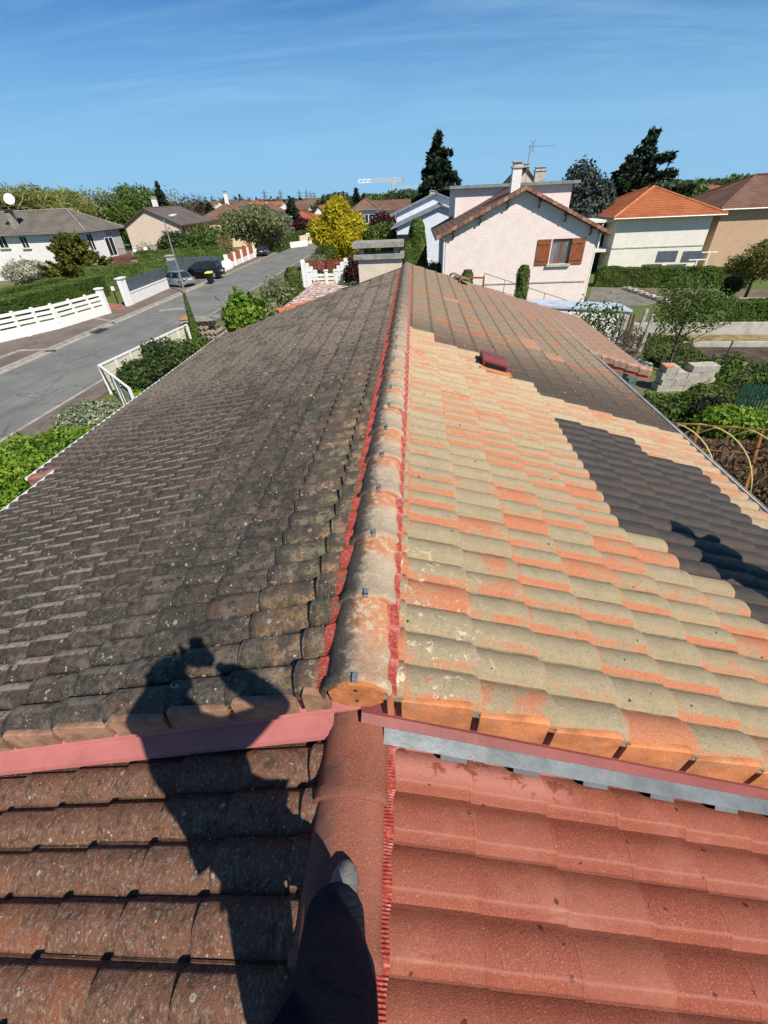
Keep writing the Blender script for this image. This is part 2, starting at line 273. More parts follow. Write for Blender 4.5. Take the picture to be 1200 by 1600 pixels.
def slopeM(side, v, y, z0, jit=None):
    c = 1/math.sqrt(1+TS*TS); s_ = TS*c
    if side > 0: ex, ey, ez = (c, 0, -s_), (0, 1, 0), (s_, 0, c)
    else: ex, ey, ez = (-c, 0, -s_), (0, -1, 0), (-s_, 0, c)
    M = Matrix(((ex[0], ey[0], ez[0], side*v), (ex[1], ey[1], ez[1], y), (ex[2], ey[2], ez[2], z0-TS*v), (0, 0, 0, 1)))
    return M @ Matrix.Rotation(jit[0], 4, 'X') @ Matrix.Rotation(jit[1], 4, 'Z') @ Matrix.Translation((jit[3], 0, jit[2])) if jit else M
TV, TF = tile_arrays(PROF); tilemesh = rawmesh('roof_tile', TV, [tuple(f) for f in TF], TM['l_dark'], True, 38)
LV, LF = tile_arrays(PLO); TLT = .031; S2 = np.array([1, 1, 1.15])
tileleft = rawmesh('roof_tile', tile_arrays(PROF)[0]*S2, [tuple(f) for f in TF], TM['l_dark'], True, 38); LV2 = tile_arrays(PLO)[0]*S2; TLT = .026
def inpoly(x, y, P):
    c = False; n = len(P)
    for i in range(n):
        x1, y1 = P[i]; x2, y2 = P[i-1]
        if (y1 > y) != (y2 > y) and x < (x2-x1)*(y-y1)/(y2-y1)+x1: c = not c
    return c
WET = [(1.78,4.86),(1.70,3.69),(1.73,3.06),(1.86,2.60),(2.36,2.45),(2.78,2.0),(3.9,2.6),(3.52,3.61),(3.40,4.26),(2.68,4.72),(2.21,4.86)]
CLEAN = [(0,6.86),(.42,6.7),(1.13,6.62),(1.14,6.0),(1.49,5.85),(2.04,5.53),(2.96,5.57),(3.75,5.28),(6,5.2),(6,0),(0,0)]
def zone(side, v, y):
    if side < 0: return 'l_dark'
    if inpoly(v, y, WET): return 'r_wet'
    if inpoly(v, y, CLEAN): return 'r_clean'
    if v > 1.5+(13.6-y)*.0 and y > 8.5 + (4.5-v)*1.6: return 'r_far'
    if (abs(v-.85) < .17 or abs(v-1.15) < .17) and 9.9 < y < 10.7 and (y < 10.35 if v > 1 else y > 10.2): return 'r_fresh'
    if (abs(v-2.35) < .17 and abs(y-8.3) < .3) or (abs(v-2.68) < .17 and abs(y-7.9) < .2): return 'r_fresh'
    return 'r_dirty'
def in_right(v, y): return (v < 3.82 and .93 < y < 13.5) or (v < 5.25 and y > 9.3 and y < 14.0 - .0*v)
def in_left(v, y): return (v < 5.22 and .93 < y < 13.6) or (v < 5.9 and 5.35 < y < 13.6)
house = thing('tiled_house', 'long house seen from its own roof, tiles half cleaned, red flashing along the ridge', 'house', (0, 7, 0))
annexe = thing('lower_house', 'lower attached house in the foreground with red painted tiles right and mossy tiles left', 'house', (0, 0, 0))
def lay(parent, side, off, z0, y_lo, y_hi, inside, zf, vmax, maxn, rng):
    cells = []; k0 = 0; W2 = 2*RO
    y = y_lo
    while y < y_hi - .1:
        j = 0
        while True:
            v0 = off + EX*j; j += 1
            if v0 > vmax: break
            vc, yc = v0+EX/2, y+RO
            if not inside(max(vc, .1), yc): continue
            if v0 == off and off > .15:      # short top course under the ridge cap
                cells.append((math.hypot(side*off-CAM[0], yc), -1, y))
            cells.append((math.hypot(side*vc-CAM[0], yc*1.0)*1.0, v0, y))
        y += W2
    cells.sort(); BV = []; BF = []; BM = []; nb = 0
    for i, (d_, v0, y) in enumerate(cells):
        jit = (rng.gauss(0, .006), rng.gauss(0, .004), rng.gauss(0, .0016), rng.gauss(0, .003))
        yy = y if side > 0 else y + W2
        if v0 < 0:
            sc = (off-.06)/EX; M = slopeM(side, .06, yy, z0, jit) @ Matrix.Diagonal((sc, 1, 1, 1)); v0 = off
        else: M = slopeM(side, v0, yy, z0, jit)
        zn = zf(v0+EX/2, y+RO)
        if i < maxn:
            o = bpy.data.objects.new('roof_tile', tilemesh if side > 0 else tileleft); link(o, parent); o.matrix_basis = M
            o.material_slots[0].link = 'OBJECT'; o.material_slots[0].material = TM[zn]
        else:
            A = np.array(M)[:3]; BV.append((LV if side > 0 else LV2) @ A[:, :3].T + A[:, 3]); BF.append(LF + nb); nb += len(LV); BM += [TMN.index(zn)]*len(LF)
    if BV:
        me = npmesh('roof_tiles', np.concatenate(BV), np.concatenate(BF), [TM[q] for q in TMN], BM, True); me.set_sharp_from_angle(angle=rad(40))
        link(bpy.data.objects.new('roof_tiles', me), parent, kind='stuff')
rng = random.Random(4)
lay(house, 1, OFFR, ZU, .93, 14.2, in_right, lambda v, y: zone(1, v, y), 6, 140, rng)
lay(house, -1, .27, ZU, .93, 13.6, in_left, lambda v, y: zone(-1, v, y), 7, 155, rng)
YL0 = .885 - RO*18
lay(annexe, 1, .14, ZL, YL0, 1.23, lambda v, y: v < 3.9, lambda v, y: 'lr_paint', 3.9, 110, rng)
lay(annexe, -1, .20, ZL, YL0, 1.23, lambda v, y: v < 5.2, lambda v, y: 'll_old', 5.2, 120, rng)
# ridge caps
def cap_mesh(name, mat, w=.145, h=.115, L=.50):
    n = 18; rings = []
    def ring(y, s, dz, k=0):
        out = []
        for i in range(n+1):
            a = math.pi*i/n; ca, sa = math.cos(a), math.sin(a)
            out.append((w*s*(abs(ca)**.9)*(1 if ca > 0 else -1) - k*ca*.013, y, h*s*sa**.8*1.0 - k*.013*sa + dz))
        return out
    rr = [ring(0, .99, -.0, 1), ring(0, 1.0, 0), ring(.004, 1.05, .003), ring(.04, 1.06, .003), ring(.052, 1.0, 0), ring(L*.5, .975, -.004), ring(L, .93, -.014)]
    V = [q for r in rr for q in r]; Fc = []
    for i in range(len(rr)-1):
        for j in range(n): Fc.append((i*(n+1)+j, i*(n+1)+j+1, (i+1)*(n+1)+j+1, (i+1)*(n+1)+j))
    return rawmesh(name, V, Fc, mat, True, 50)
capm = cap_mesh('ridge_tile', CAPM); capp = cap_mesh('ridge_tile', CAPP, .145, .10)
METAL = PM('galvanised clip', (.42, .42, .42), .4, .3, 20, .1, 60, .7); DARKCLIP = PM('dark clip', (.06, .05, .05), .5)
clipm = MB().at(0, 0, 0).box(-.011, .011, -.004, .0, -.008, .022).box(-.011, .011, -.004, .035, .018, .022)
clipmesh = rawmesh('clip', clipm.v, clipm.f, METAL)
y = .92; i = 0
while y < 13.3:
    o = link(bpy.data.objects.new('ridge_tile', capm), house); o.matrix_basis = Matrix.Translation((rng.gauss(0, .0025), y, ZU-.035+rng.gauss(0, .002))) @ Matrix.Rotation(rng.gauss(0, .008), 4, 'Z') @ Matrix.Rotation(.016, 4, 'X')
    c = bpy.data.objects.new('clip', clipmesh); COL.objects.link(c); c.parent = o; c.location = (0, 0, .118)
    y += .454; i += 1
y = .63 - .454*6
while y < .9:
    o = link(bpy.data.objects.new('ridge_tile', capp), annexe); o.matrix_basis = Matrix.Translation((rng.gauss(0, .003) - .02, y, ZL-.005)) @ Matrix.Rotation(rng.gauss(0, .008), 4, 'Z') @ Matrix.Rotation(.012, 4, 'X')
    y += .454
# pleated red ridge flashing
def red_pleat(name='red pleat'):
    k = NT(name); p = k.pos(); n = k.noise(p, 60, 4, .7); k.col(k.mix(k.step(n, .4, .7), (.25, .036, .026), (.40, .115, .085))); k.rough(.45); k.bump(n, .3, .003); return k.m
RED = red_pleat()
def pleat(parent, side, y0, y1, z0, xs, yo, amp=.0035, per=.0115, step=None):
    step = step or per/2; ys = np.arange(y0, y1, step); V = []
    for i, yy in enumerate(ys):
        a = amp*(1 if i % 2 else -1)
        for q, xx in enumerate(xs):
            u = (yy-yo) if side > 0 else (yo - yy) + 10*RO*20
            t = min(1, q/(len(xs)-1)*1.3); V.append((side*(xx + .004*math.sin(yy*37)*(q == len(xs)-1)), yy, z0 - TS*xx + (profz(u)*t + .03*(1-t)) + .012 + a))
    n = len(xs); Fq = []
    for i in range(len(ys)-1):
        for q in range(n-1):
            b = i*n+q; Fq.append((b, b+1, b+n+1, b+n) if side > 0 else (b, b+n, b+n+1, b+1))
    link(bpy.data.objects.new('ridge_flashing', npmesh('ridge_flashing', V, Fq, RED)), parent)
XS = [.10, .13, .15, .165, .18]
pleat(house, 1, .93, 13.4, ZU+.02, [.09, .12, .138, .150, .162], .93); pleat(house, -1, .93, 13.4, ZU+.015, XS, .93)
pleat(annexe, 1, -2.2, .96, ZL+.01, [.09, .115, .13, .142, .153], .885); pleat(annexe, -1, -2.2, .93, ZL+.01, [x+.025 for x in XS], .885)
# end board closing the upper ridge
WOODB = PM('cut orange clay end', (.46, .17, .06), .8, .3, 9, .5, 60)
def endboard():
    pts = [(-.105, -.02), (-.115, .045), (-.075, .085), (-.03, .1), (.03, .1), (.075, .085), (.115, .045), (.105, -.02), (.05, -.055), (-.05, -.055)]
    b = MB().prism([(x, .905, ZU-.012+z*1.0) for x, z in pts][::-1], (0, .02, 0)); e = b.build('end_board', WOODB, house)
    s_ = MB()
    for zz in (.055, -.02): s_.tube([(.0, .899, ZU+zz), (.0, .906, ZU+zz)], .007, 8)
    s_.build('screw', DARKCLIP, e)
endboard()
# verge tiles and flashings between the two roofs
ORV = PM('orange verge clay', (.50, .19, .075), .85, .3, 6, .6, 90, grime=(.6, (.34, .27, .17))); PINK = PM('pink painted flashing', (.45, .155, .14), .5, .1, 4, .08, 50, grime=(.3, (.27, .08, .075)))
ORVL = PM('aged verge clay', (.32, .18, .11), .9, .4, 8, .7, 80, grime=(.6, (.16, .11, .08)))
REDF = PM('dark red flashing', (.20, .055, .05), .5, .15, 4, .1, 60, grime=(.5, (.30, .11, .10))); ZINC = PM('zinc flashing', (.19, .21, .215), .4, .25, 5, .1, 60, .45, grime=(.6, (.16, .17, .17)))
def sl(side, v, y, dz, z0): return (side*v, y, z0 - TS*v + dz)
for side, mt, n in ((1, ORV, 12), (-1, ORVL, 16)):
    for j in range(-1, n):
        off = (OFFR if side > 0 else .27); v0 = off + EX*j; v1 = v0 + EX - .034
        if v0 < .12: v0 = .12
        if v0 > (3.6 if side > 0 else 5.0): break
        ya, yb = .922, .99
        P = lambda v, y, dz: sl(side, v, y, dz, ZU)
        t1 = .052
        prof = [(ya, -.125), (ya-.004, -.02), (ya-.002, .004), (ya+.003, .009), (ya+.018, .010), (ya+.03, .006), (yb-.03, -.01), (ya+.02, -.03), (ya+.014, -.125)]
        ring = lambda v, dz: [P(v, y, q+(dz if q > -.05 else (.0 if side > 0 else .035))) for y, q in prof]
        b = MB().loft([ring(v0, .004), ring(v0+(v1-v0)*.95, t1), ring(v1, t1-.006)]); b.build('verge_tile', mt, house, smooth=True, sharp=40)
def strip(side, pts, v0, v1, z0, name, mt, parent, th=.003, nseg=1, jag=None):
    # pts: list of (y, dz); a bent sheet
    b = MB()
    for i in range(nseg):
        a = v0+(v1-v0)*i/nseg; c = v0+(v1-v0)*(i+1)/nseg - .002
        for (y1, d1), (y2, d2) in zip(pts, pts[1:]):
            b.prism([sl(side, a, y1, d1, z0), sl(side, c, y1, d1, z0), sl(side, c, y2, d2, z0), sl(side, a, y2, d2, z0)], (0, 0, -th))
    return b.build(name, mt, parent)
strip(1, [(.965, .30), (.96, .235), (.95, .128), (.912, .112)], .0, 3.75, ZL, 'flashing', REDF, house)
strip(1, [(.918, .104), (.852, .085)], .10, 3.8, ZL, 'zinc_strip', ZINC, annexe)
for i in range(11):   # stepped lower edge of the zinc
    v0 = .14+EX*i+.21; strip(1, [(.852, .085), (.84, .066)], v0, v0+.12, ZL, 'zinc_tab', ZINC, annexe)
strip(-1, [(.99, .34), (.985, .25), (.968, .12)], .0, 5.1, ZL, 'flashing', PINK, house, nseg=3)
strip(-1, [(.985, .20), (.955, .175), (.948, .165)], .0, 5.1, ZL, 'flashing', PINK, house, nseg=2)
strip(-1, [(.975, .125), (.93, .105), (.885, .088), (.88, .062)], .13, 5.1, ZL, 'flashing', PINK, annexe, nseg=3)
# walls, gutters
CREAMW = PM('cream render', (.62, .54, .42), .9, .08, 3, .4, 25); WHITE = PM('white paint', (.78, .77, .74), .6, .06, 3, .1, 30); GUT = PM('white gutter', (.62, .63, .64), .4, .15, 6, .05, 30)
b = MB(); b.box(-4.6, 3.3, 1.1, 13.2, 0, 4.3); b.prism([(-4.6, 1.1, 4.3), (3.3, 1.1, 4.3), (3.3, 1.1, 4.75), (0, 1.1, 5.72), (-4.6, 1.1, 4.35)], (0, 12.1, 0)); b.build('wall', CREAMW, house)
b = MB(); b.box(-4.6, 3.3, -3, .83, 0, 4.0); b.prism([(-4.6, -3, 4.0), (3.3, -3, 4.0), (3.3, -3, 4.45), (0, -3, 5.42), (-4.6, -3, 4.05)], (0, 3.83, 0)); b.build('wall', CREAMW, annexe)
def gutter(x, y0, y1, z, mt, parent, r=.055):
    rg = [[(x+math.cos(a)*r, y, z+math.sin(a)*r) for a in np.linspace(math.pi, 2*math.pi, 8)] + [(x+math.cos(a)*(r-.006), y, z+math.sin(a)*(r-.006)) for a in np.linspace(2*math.pi, math.pi, 8)] for y in (y0, y1)]
    MB().loft(rg).build('gutter', mt, parent)
gutter(-5.29, .95, 5.35, ZU-TS*5.2+.02, GUT, house); gutter(-5.97, 5.4, 13.5, ZU-TS*5.9+.02, GUT, house)
gutter(3.93, .95, 9.35, ZU-TS*3.85-.0, PM('dull gutter', (.36, .35, .33), .6), house, .05)
MB().bar((3.84, 1.0, ZU-TS*3.84+.075), (3.84, 12.0, ZU-TS*3.84+.075), .012, .012).build('edge_rail', PM('pale pipe', (.6, .57, .5), .5), house)
# left step: verge of the wider part with its red barge board
REDB = PM('red barge board', (.42, .10, .085), .55, .12)
for a, c in ((5.15, 5.5), (5.5, 5.88)): 
    P = lambda v, y, dz: sl(-1, v, y, dz, ZU)
    MB().loft([[P(v, 5.30, d-.08), P(v, 5.29, d+.01), P(v, 5.32, d+.05), P(v, 5.42, d+.05), P(v, 5.42, d-.02)] for v, d in ((a, .0), (c-.01, .03))]).build('verge_tile', PM('red brown verge', (.27, .13, .09), .9, .3, 8, .5, 80), house)
MB().prism([sl(-1, 5.2, 5.33, -.02, ZU), sl(-1, 5.86, 5.33, -.02, ZU), sl(-1, 5.86, 5.33, -.22, ZU), sl(-1, 5.2, 5.33, -.22, ZU)], (0, .02, 0)).build('barge_board', REDB, house)
b = MB().box(-5.75, -4.6, 5.45, 13.2, 0, 4.0); b.build('wall', CREAMW, house)
# right wing: verge tiles, red board, white wall with window, slatted green wall
for i in range(5):
    a = 3.86+.28*i; P = lambda v, y, dz: sl(1, v, y, dz, ZU)
    MB().loft([[P(v, 9.22, d-.09), P(v, 9.21, d+.02), P(v, 9.25, d+.06), P(v, 9.38, d+.06), P(v, 9.38, d-.02)] for v, d in ((a, .0), (a+.265, .03))]).build('verge_tile', PM('brown verge', (.33, .20, .14), .9, .3, 8, .5, 80) if i == 0 else bpy.data.materials['brown verge'], house, smooth=True)
MB().prism([sl(1, 3.8, 9.26, -.09, ZU), sl(1, 5.25, 9.26, -.09, ZU), sl(1, 5.25, 9.26, -.17, ZU), sl(1, 3.8, 9.26, -.17, ZU)], (0, .02, 0)).build('barge_board', REDB, house)
MB().box(3.3, 4.85, 9.6, 13.6, 0, 4.2).build('wall', WHITE, house)
wf = MB(); wf.box(4.35, 4.75, 9.57, 9.6, 3.2, 3.8); wf = wf.build('window', PM('pale frame', (.7, .7, .68)), house)
MB().box(4.4, 4.7, 9.55, 9.57, 3.25, 3.75).build('pane', PM('window glass grey', (.32, .33, .33), .2), wf)
GRNB = PM('slate green boards', (.10, .16, .15), .6)
for i in range(10): MB().box(4.87, 5.2, 9.62, 13.5, 2.1+.2*i, 2.28+.2*i).build('cladding_board', GRNB, house)
# chimney at the far end
CONC = PM('weathered concrete', (.30, .28, .24), .95, .3, 5, .6, 40, grime=(.8, (.13, .12, .10)))
def chim():
    b = MB().box(-1.27, -.12, 12.95, 13.5, 5.2, 6.12).build('stack', CREAMW, house)
    MB().box(-1.38, -.05, 12.87, 13.58, 6.12, 6.23).build('ledge', CONC, b)
    q = MB()
    for x in (-1.24, -.32): q.box(x, x+.12, 13.0, 13.12, 6.23, 6.38); q.box(x, x+.12, 13.35, 13.47, 6.23, 6.38)
    q.build('leg', CONC, b); MB().box(-1.40, -.06, 12.88, 13.6, 6.38, 6.50).build('cap_slab', CONC, b)
    MB().prism([(-1.75, 12.9, ZU-TS*1.75+.07), (-1.2, 12.9, ZU-TS*1.2+.07), (-.1, 12.9, ZU-.03+.05), (-.1, 12.93, ZU-.03+.05), (-1.75, 12.93, ZU-TS*1.75+.07)], (0, 0, .03)).build('flashing', PM('lead', (.10, .10, .10)), b)
chim()
# small second ridge stub on the right
for i in range(3):
    o = link(bpy.data.objects.new('ridge_tile', capm), house); o.matrix_basis = Matrix.Translation((1.58-.10*i, 13.0+.40*i, ZU-TS*1.45+.05+.0*i))
# roof vent
VR = PM('burgundy vent', (.17, .035, .04), .5, .1)
vt = MB(); P = lambda v, y, dz: sl(1, v, y, dz, ZU)
vt.loft([[P(v, 5.86, .045), P(v, 5.86, .15-.0*v), P(v, 5.93, .20), P(v, 6.22, .17), P(v, 6.25, .045)] for v in (1.16, 1.5)]); v_ = vt.build('roof_vent', VR, house)
MB().prism([P(1.19, 5.855, .05), P(1.47, 5.855, .05), P(1.47, 5.855, .125), P(1.19, 5.855, .125)], (0, -.004, 0)).build('opening', PM('black', (.01, .01, .01)), v_)
MB().prism([P(1.12, 5.72, .05), P(1.55, 5.72, .06), P(1.55, 5.9, .06), P(1.12, 5.9, .05)], (0, 0, .01)).build('vent_tile', ORV, house)
# ============================================================ plants and generic builders
nr = np.random.default_rng(11)
def leafquads(C, size, out, seed=0, flat=.35, asp=1.6):
    n = len(C); r = nr.normal(size=(n, 3)); r /= np.linalg.norm(r, axis=1)[:, None]
    nn = r + out*.9; nn /= np.linalg.norm(nn, axis=1)[:, None]
    t = np.cross(nn, nr.normal(size=(n, 3))); t /= np.linalg.norm(t, axis=1)[:, None]; b = np.cross(nn, t)
    s = (size*(.6+.8*nr.random(n)))[:, None]; a = t*s*.5*asp; c = b*s*.5/asp*1.5
    V = np.stack([C-a, C-c*.9-a*.1, C+a, C+c*.9+a*.1], 1).reshape(-1, 3)
    return V, np.arange(n*4).reshape(-1, 4)
def blobpts(blobs, n, fill=.45):
    B = np.array(blobs, float); w_ = (B[:, 3]*B[:, 4]*B[:, 5])**(.66); w_ /= w_.sum(); idx = nr.choice(len(B), n, p=w_)
    d = nr.normal(size=(n, 3)); d /= np.linalg.norm(d, axis=1)[:, None]
    q = B[idx]; f = fill + (1-fill)*nr.random(n)**.45
    ph = q[:, 0]*3.1+q[:, 2]*1.7
    lump = 1 + .16*np.sin(d[:, 0]*7+ph)*np.sin(d[:, 1]*8+ph*1.3)*np.cos(d[:, 2]*6+ph)+.07*nr.normal(size=n)
    P = q[:, :3] + d*q[:, 3:6]*(f*lump)[:, None]
    return P, d
def foliage(name, blobs, n, size, mat, parent=None, label=None, cat=None, group=None, zmin=.02, fill=.45, asp=1.6, core=None, kind=None):
    P, d = blobpts(blobs, n, fill); k = P[:, 2] > zmin; P = P[k]; d = d[k]
    V, Q = leafquads(P, size, d, asp=asp)
    return link(bpy.data.objects.new(name, npmesh(name, V, Q, mat)), parent, label, cat, group, kind)
def boxpts(x0, x1, y0, y1, z0, z1, n):
    A = np.array([(y1-y0)*(z1-z0), (y1-y0)*(z1-z0), (x1-x0)*(z1-z0), (x1-x0)*(z1-z0), (x1-x0)*(y1-y0)]); i = nr.choice(5, n, p=A/A.sum())
    u = nr.random((n, 3)); P = np.array([x0, y0, z0]) + u*np.array([x1-x0, y1-y0, z1-z0]); d = np.zeros((n, 3))
    for q, (ax, v, s) in enumerate(((0, x0, -1), (0, x1, 1), (1, y0, -1), (1, y1, 1), (2, z1, 1))): m = i == q; P[m, ax] = v; d[m, ax] = s
    return P + nr.normal(size=(n, 3))*.03, d
def hedge(label, p0, p1, wd, z1, n, mat, size=.09, top=None, z0=0, cat='hedge', group=None, name='hedge', round_=0):
    p0 = np.array(p0[:2]); p1 = np.array(p1[:2]); L = np.linalg.norm(p1-p0); a = math.atan2(*(p1-p0)[::-1]); 
    P, d = boxpts(0, L, -wd/2, wd/2, z0, z1, n); 
    P[:, 2] += .05*np.sin(P[:, 0]*1.7)+.03*np.sin(P[:, 0]*5.1); P[:, 1] += .05*np.sin(P[:, 0]*2.3+P[:, 2]*3)
    V, Q = leafquads(P, size, d*3.6)
    c = MB().box(.05, L-.05, -wd/2+.06, wd/2-.06, z0, z1-.06); cv = np.array(c.v); V = np.concatenate([V, cv]); Q = np.concatenate([Q, np.array(c.f)+len(V)-len(cv)])
    R2 = np.array([[math.cos(a), -math.sin(a)], [math.sin(a), math.cos(a)]]); V[:, :2] = V[:, :2] @ R2.T + p0
    mi = np.zeros(len(Q), np.int32); mi[:len(d)][d[:, 2] > .5] = 1  # top leaves take the paler material: sunlit tone painted in
    return link(bpy.data.objects.new(name, npmesh(name, V, Q, [mat, top or mat], mi)), None, label, cat, group)
BARK = PM('bark', (.11, .085, .06), .95, .3, 4, .6, 20); BARKG = PM('grey twig', (.22, .19, .16), .95, .3, 4, .4, 20)
def limbs(mb, base, top, n, spread, r0, rg, depth=2):
    base = np.array(base); top = np.array(top); mb.tube([base, base*.5+top*.5+np.array([rg.gauss(0, .1), rg.gauss(0, .1), 0])*spread*.3, top], [r0, r0*.7, r0*.35], 7)
    for i in range(n):
        t = .3+.65*i/n; p = base+(top-base)*t; a = rg.random()*6.283; l = spread*(1.1-t*.6)*(.6+.5*rg.random())
        q = p + np.array([math.cos(a)*l, math.sin(a)*l, l*(.45+.5*rg.random())]); mb.tube([p, (p+q)/2+np.array([0, 0, l*.1]), q], [r0*.42, r0*.28, r0*.10], 5)
        if depth > 1:
            for k in range(3):
                a2 = a+rg.uniform(-1, 1); m = p+(q-p)*(.4+.2*k); e = m+np.array([math.cos(a2), math.sin(a2), rg.uniform(.1, .9)])*l*.5; mb.tube([m, e], [r0*.16, r0*.05], 4)
                if depth > 2:
                    for j in range(3): a3 = a2+rg.uniform(-1.2, 1.2); mm = m+(e-m)*(.4+.25*j); mb.tube([mm, mm+np.array([math.cos(a3), math.sin(a3), rg.uniform(.2, 1)])*l*.3], [r0*.08, r0*.03], 3)
def tree(label, x, y, h, rx, n, size, mat, group=None, name='tree', cat='tree', z0=.25, nb=9, tr=.16, seed=1, ry=None, fill=.35, asp=1.6, depth=2, bark=None, zb=0):
    rg = random.Random(seed); t = thing(name, label, cat, (x, y, zb), group); ry = ry or rx
    cz = zb+h*(z0+(1-z0)/2); rz = h*(1-z0)/2; blobs = [(x, y, cz, rx*.72, ry*.72, rz*.8)]
    for i in range(nb):
        a = i*2.4+rg.random(); e = rg.uniform(-.8, .95); c = math.sqrt(max(0, 1-e*e)); s = rg.uniform(.34, .52)
        blobs.append((x+math.cos(a)*c*rx*.62, y+math.sin(a)*c*ry*.62, cz+e*rz*.66, rx*s, ry*s, rz*s))
    foliage('crown', blobs, n, size, mat, t, fill=fill, asp=asp)
    m = MB(); limbs(m, (x, y, zb-.05), (x, y, zb+h*.8), 7, rx*.8, tr, rg, depth); m.build('trunk', bark or BARK, t, smooth=True)
    return t
def conifer(label, x, y, h, r, n, size, mat, group=None, name='conifer', z0=.08, tiers=16, droop=.25, seed=2, zb=0, gap=.0, powr=1.0, tr=.2):
    rg = random.Random(seed); t = thing(name, label, 'conifer', (x, y, zb), group); P = []; D = []; m = MB(); m.tube([(x, y, zb), (x, y, zb+h*.97)], [tr, tr*.15], 7)
    for i in range(tiers):
        f = (i+.5)/tiers; z = zb+h*(z0+(1-z0)*f); R = r*(1-f)**powr*(.85+.3*rg.random())+.12*r*(1-f)+.03*r
        for b in range(6 if f < .8 else 4):
            if rg.random() < gap: continue
            a = b*1.047+i*.7+rg.uniform(-.25, .25); L = R*rg.uniform(.7, 1.12); k = max(6, int(n/(tiers*5.5)*(L/r)*2.1)); s = nr.random(k)**.7
            px = x+math.cos(a)*L*s; py = y+math.sin(a)*L*s; pz = z - droop*L*s*s + .12*L*s
            w_ = .11*L*(1.15-s)+size*.3; P.append(np.stack([px-math.sin(a)*w_*nr.normal(size=k), py+math.cos(a)*w_*nr.normal(size=k), pz+nr.normal(size=k)*size*.35-abs(nr.normal(size=k))*size*.5], 1)); D.append(np.tile([0, 0, .7], (k, 1)))
            m.tube([(x, y, z), (x+math.cos(a)*L*.9, y+math.sin(a)*L*.9, z-droop*L*.75)], [tr*.2, tr*.05], 4)
    P = np.concatenate(P); D = np.concatenate(D); V, Q = leafquads(P, size, D, asp=2.0)
    link(bpy.data.objects.new('crown', npmesh('crown', V, Q, mat)), t); m.build('trunk', BARK, t)
    return t
def shrub(label, x, y, z, rx, ry, rz, n, size, mat, name='shrub', group=None, nb=5, seed=1, fill=.3, asp=1.6, stems=True, cat='shrub'):
    rg = random.Random(seed); t = thing(name, label, cat, (x, y, 0), group)
    bl = [(x, y, z+rz*.9, rx*.8, ry*.8, rz*.9)]
    for i in range(nb): a = i*2.4+rg.random(); bl.append((x+math.cos(a)*rx*.55, y+math.sin(a)*ry*.55, z+rz*(.7+.6*rg.random()), rx*.45, ry*.45, rz*.5))
    foliage('foliage', bl, n, size, mat, t, fill=fill, asp=asp)
    if stems:
        m = MB()
        for i in range(7): a = i*.9; m.tube([(x+math.cos(a)*.05, y+math.sin(a)*.05, -.05), (x+math.cos(a)*rx*.3, y+math.sin(a)*ry*.3, z+rz*.8), (x+math.cos(a)*rx*.6, y+math.sin(a)*ry*.6, z+rz*1.5)], [.03, .02, .006], 4)
        m.build('stem', BARK, t)
    return t
def column(label, x, y, h, r, n, size, mat, name='topiary', group=None, taper=.85, cat='topiary', z0=0):
    t = thing(name, label, cat, (x, y, z0), group); a = nr.random(n)*6.283; z = nr.random(n)**.9
    rr = r*(1-(1-taper)*z)*np.where(z > .9, np.sqrt(np.maximum(0, 1-((z-.9)/.1)**2*.9)), 1)*(1+.06*np.sin(a*5+z*20))*(1+.04*nr.normal(size=n))
    top = nr.random(n) < .10; rr = np.where(top, r*taper*.75*nr.random(n)**.5, rr); z = np.where(top, 1-.03*nr.random(n), z)
    P = np.stack([x+np.cos(a)*rr, y+np.sin(a)*rr, z0+z*h], 1); D = np.stack([np.cos(a), np.sin(a), .3+0*a], 1)*1.8
    V, Q = leafquads(P, size, D); c = MB().cyl(x, y, z0, z0+h*.95, r*.88, 10, r*.88*taper); cv = np.array(c.v)
    link(bpy.data.objects.new('foliage', npmesh('foliage', V, Q, mat)), t)
    c.build('core', mat, t); MB().cyl(x, y, z0-.05, z0+.4, r*.25, 6).build('trunk', BARK, t); return t
# leaf colours
L_HEDGE = leafmat('clipped hedge leaf', (.055, .095, .018), (.11, .17, .032), (.17, .235, .05)); L_HTOP = leafmat('sunlit hedge top leaf', (.12, .17, .035), (.17, .23, .05), (.24, .29, .08))
L_BRIGHT = leafmat('bright leaf', (.10, .19, .018), (.20, .32, .03), (.30, .42, .06)); L_MID = leafmat('mid leaf', (.065, .11, .022), (.115, .18, .038), (.18, .24, .06))
L_DARK = leafmat('dark leaf', (.038, .064, .02), (.07, .11, .032), (.11, .155, .048)); L_SPRUCE = leafmat('spruce needle', (.010, .022, .011), (.022, .040, .018), (.04, .06, .025), .15)
L_BLUE = leafmat('blue grey needle', (.035, .05, .04), (.07, .09, .072), (.11, .13, .10), .15); L_YEL = leafmat('yellow leaf', (.42, .34, .015), (.60, .50, .025), (.32, .34, .03), .4)
L_WILLOW = leafmat('willow leaf', (.17, .19, .05), (.28, .30, .09), (.38, .38, .15), .4); L_OLIVE = leafmat('olive grey leaf', (.13, .16, .055), (.22, .25, .10), (.33, .35, .18))
L_PALE = leafmat('variegated leaf', (.16, .20, .10), (.33, .37, .23), (.55, .56, .42)); L_CYP = leafmat('cypress leaf', (.045, .075, .012), (.085, .125, .02), (.12, .15, .03), .1)
L_PURP = leafmat('purple leaf', (.05, .015, .018), (.09, .03, .03), (.12, .05, .045)); L_GOLD = leafmat('golden conifer leaf', (.06, .08, .015), (.12, .13, .02), (.32, .30, .05)); L_GRASS = leafmat('grass blade', (.06, .10, .022), (.12, .17, .04), (.22, .22, .08))
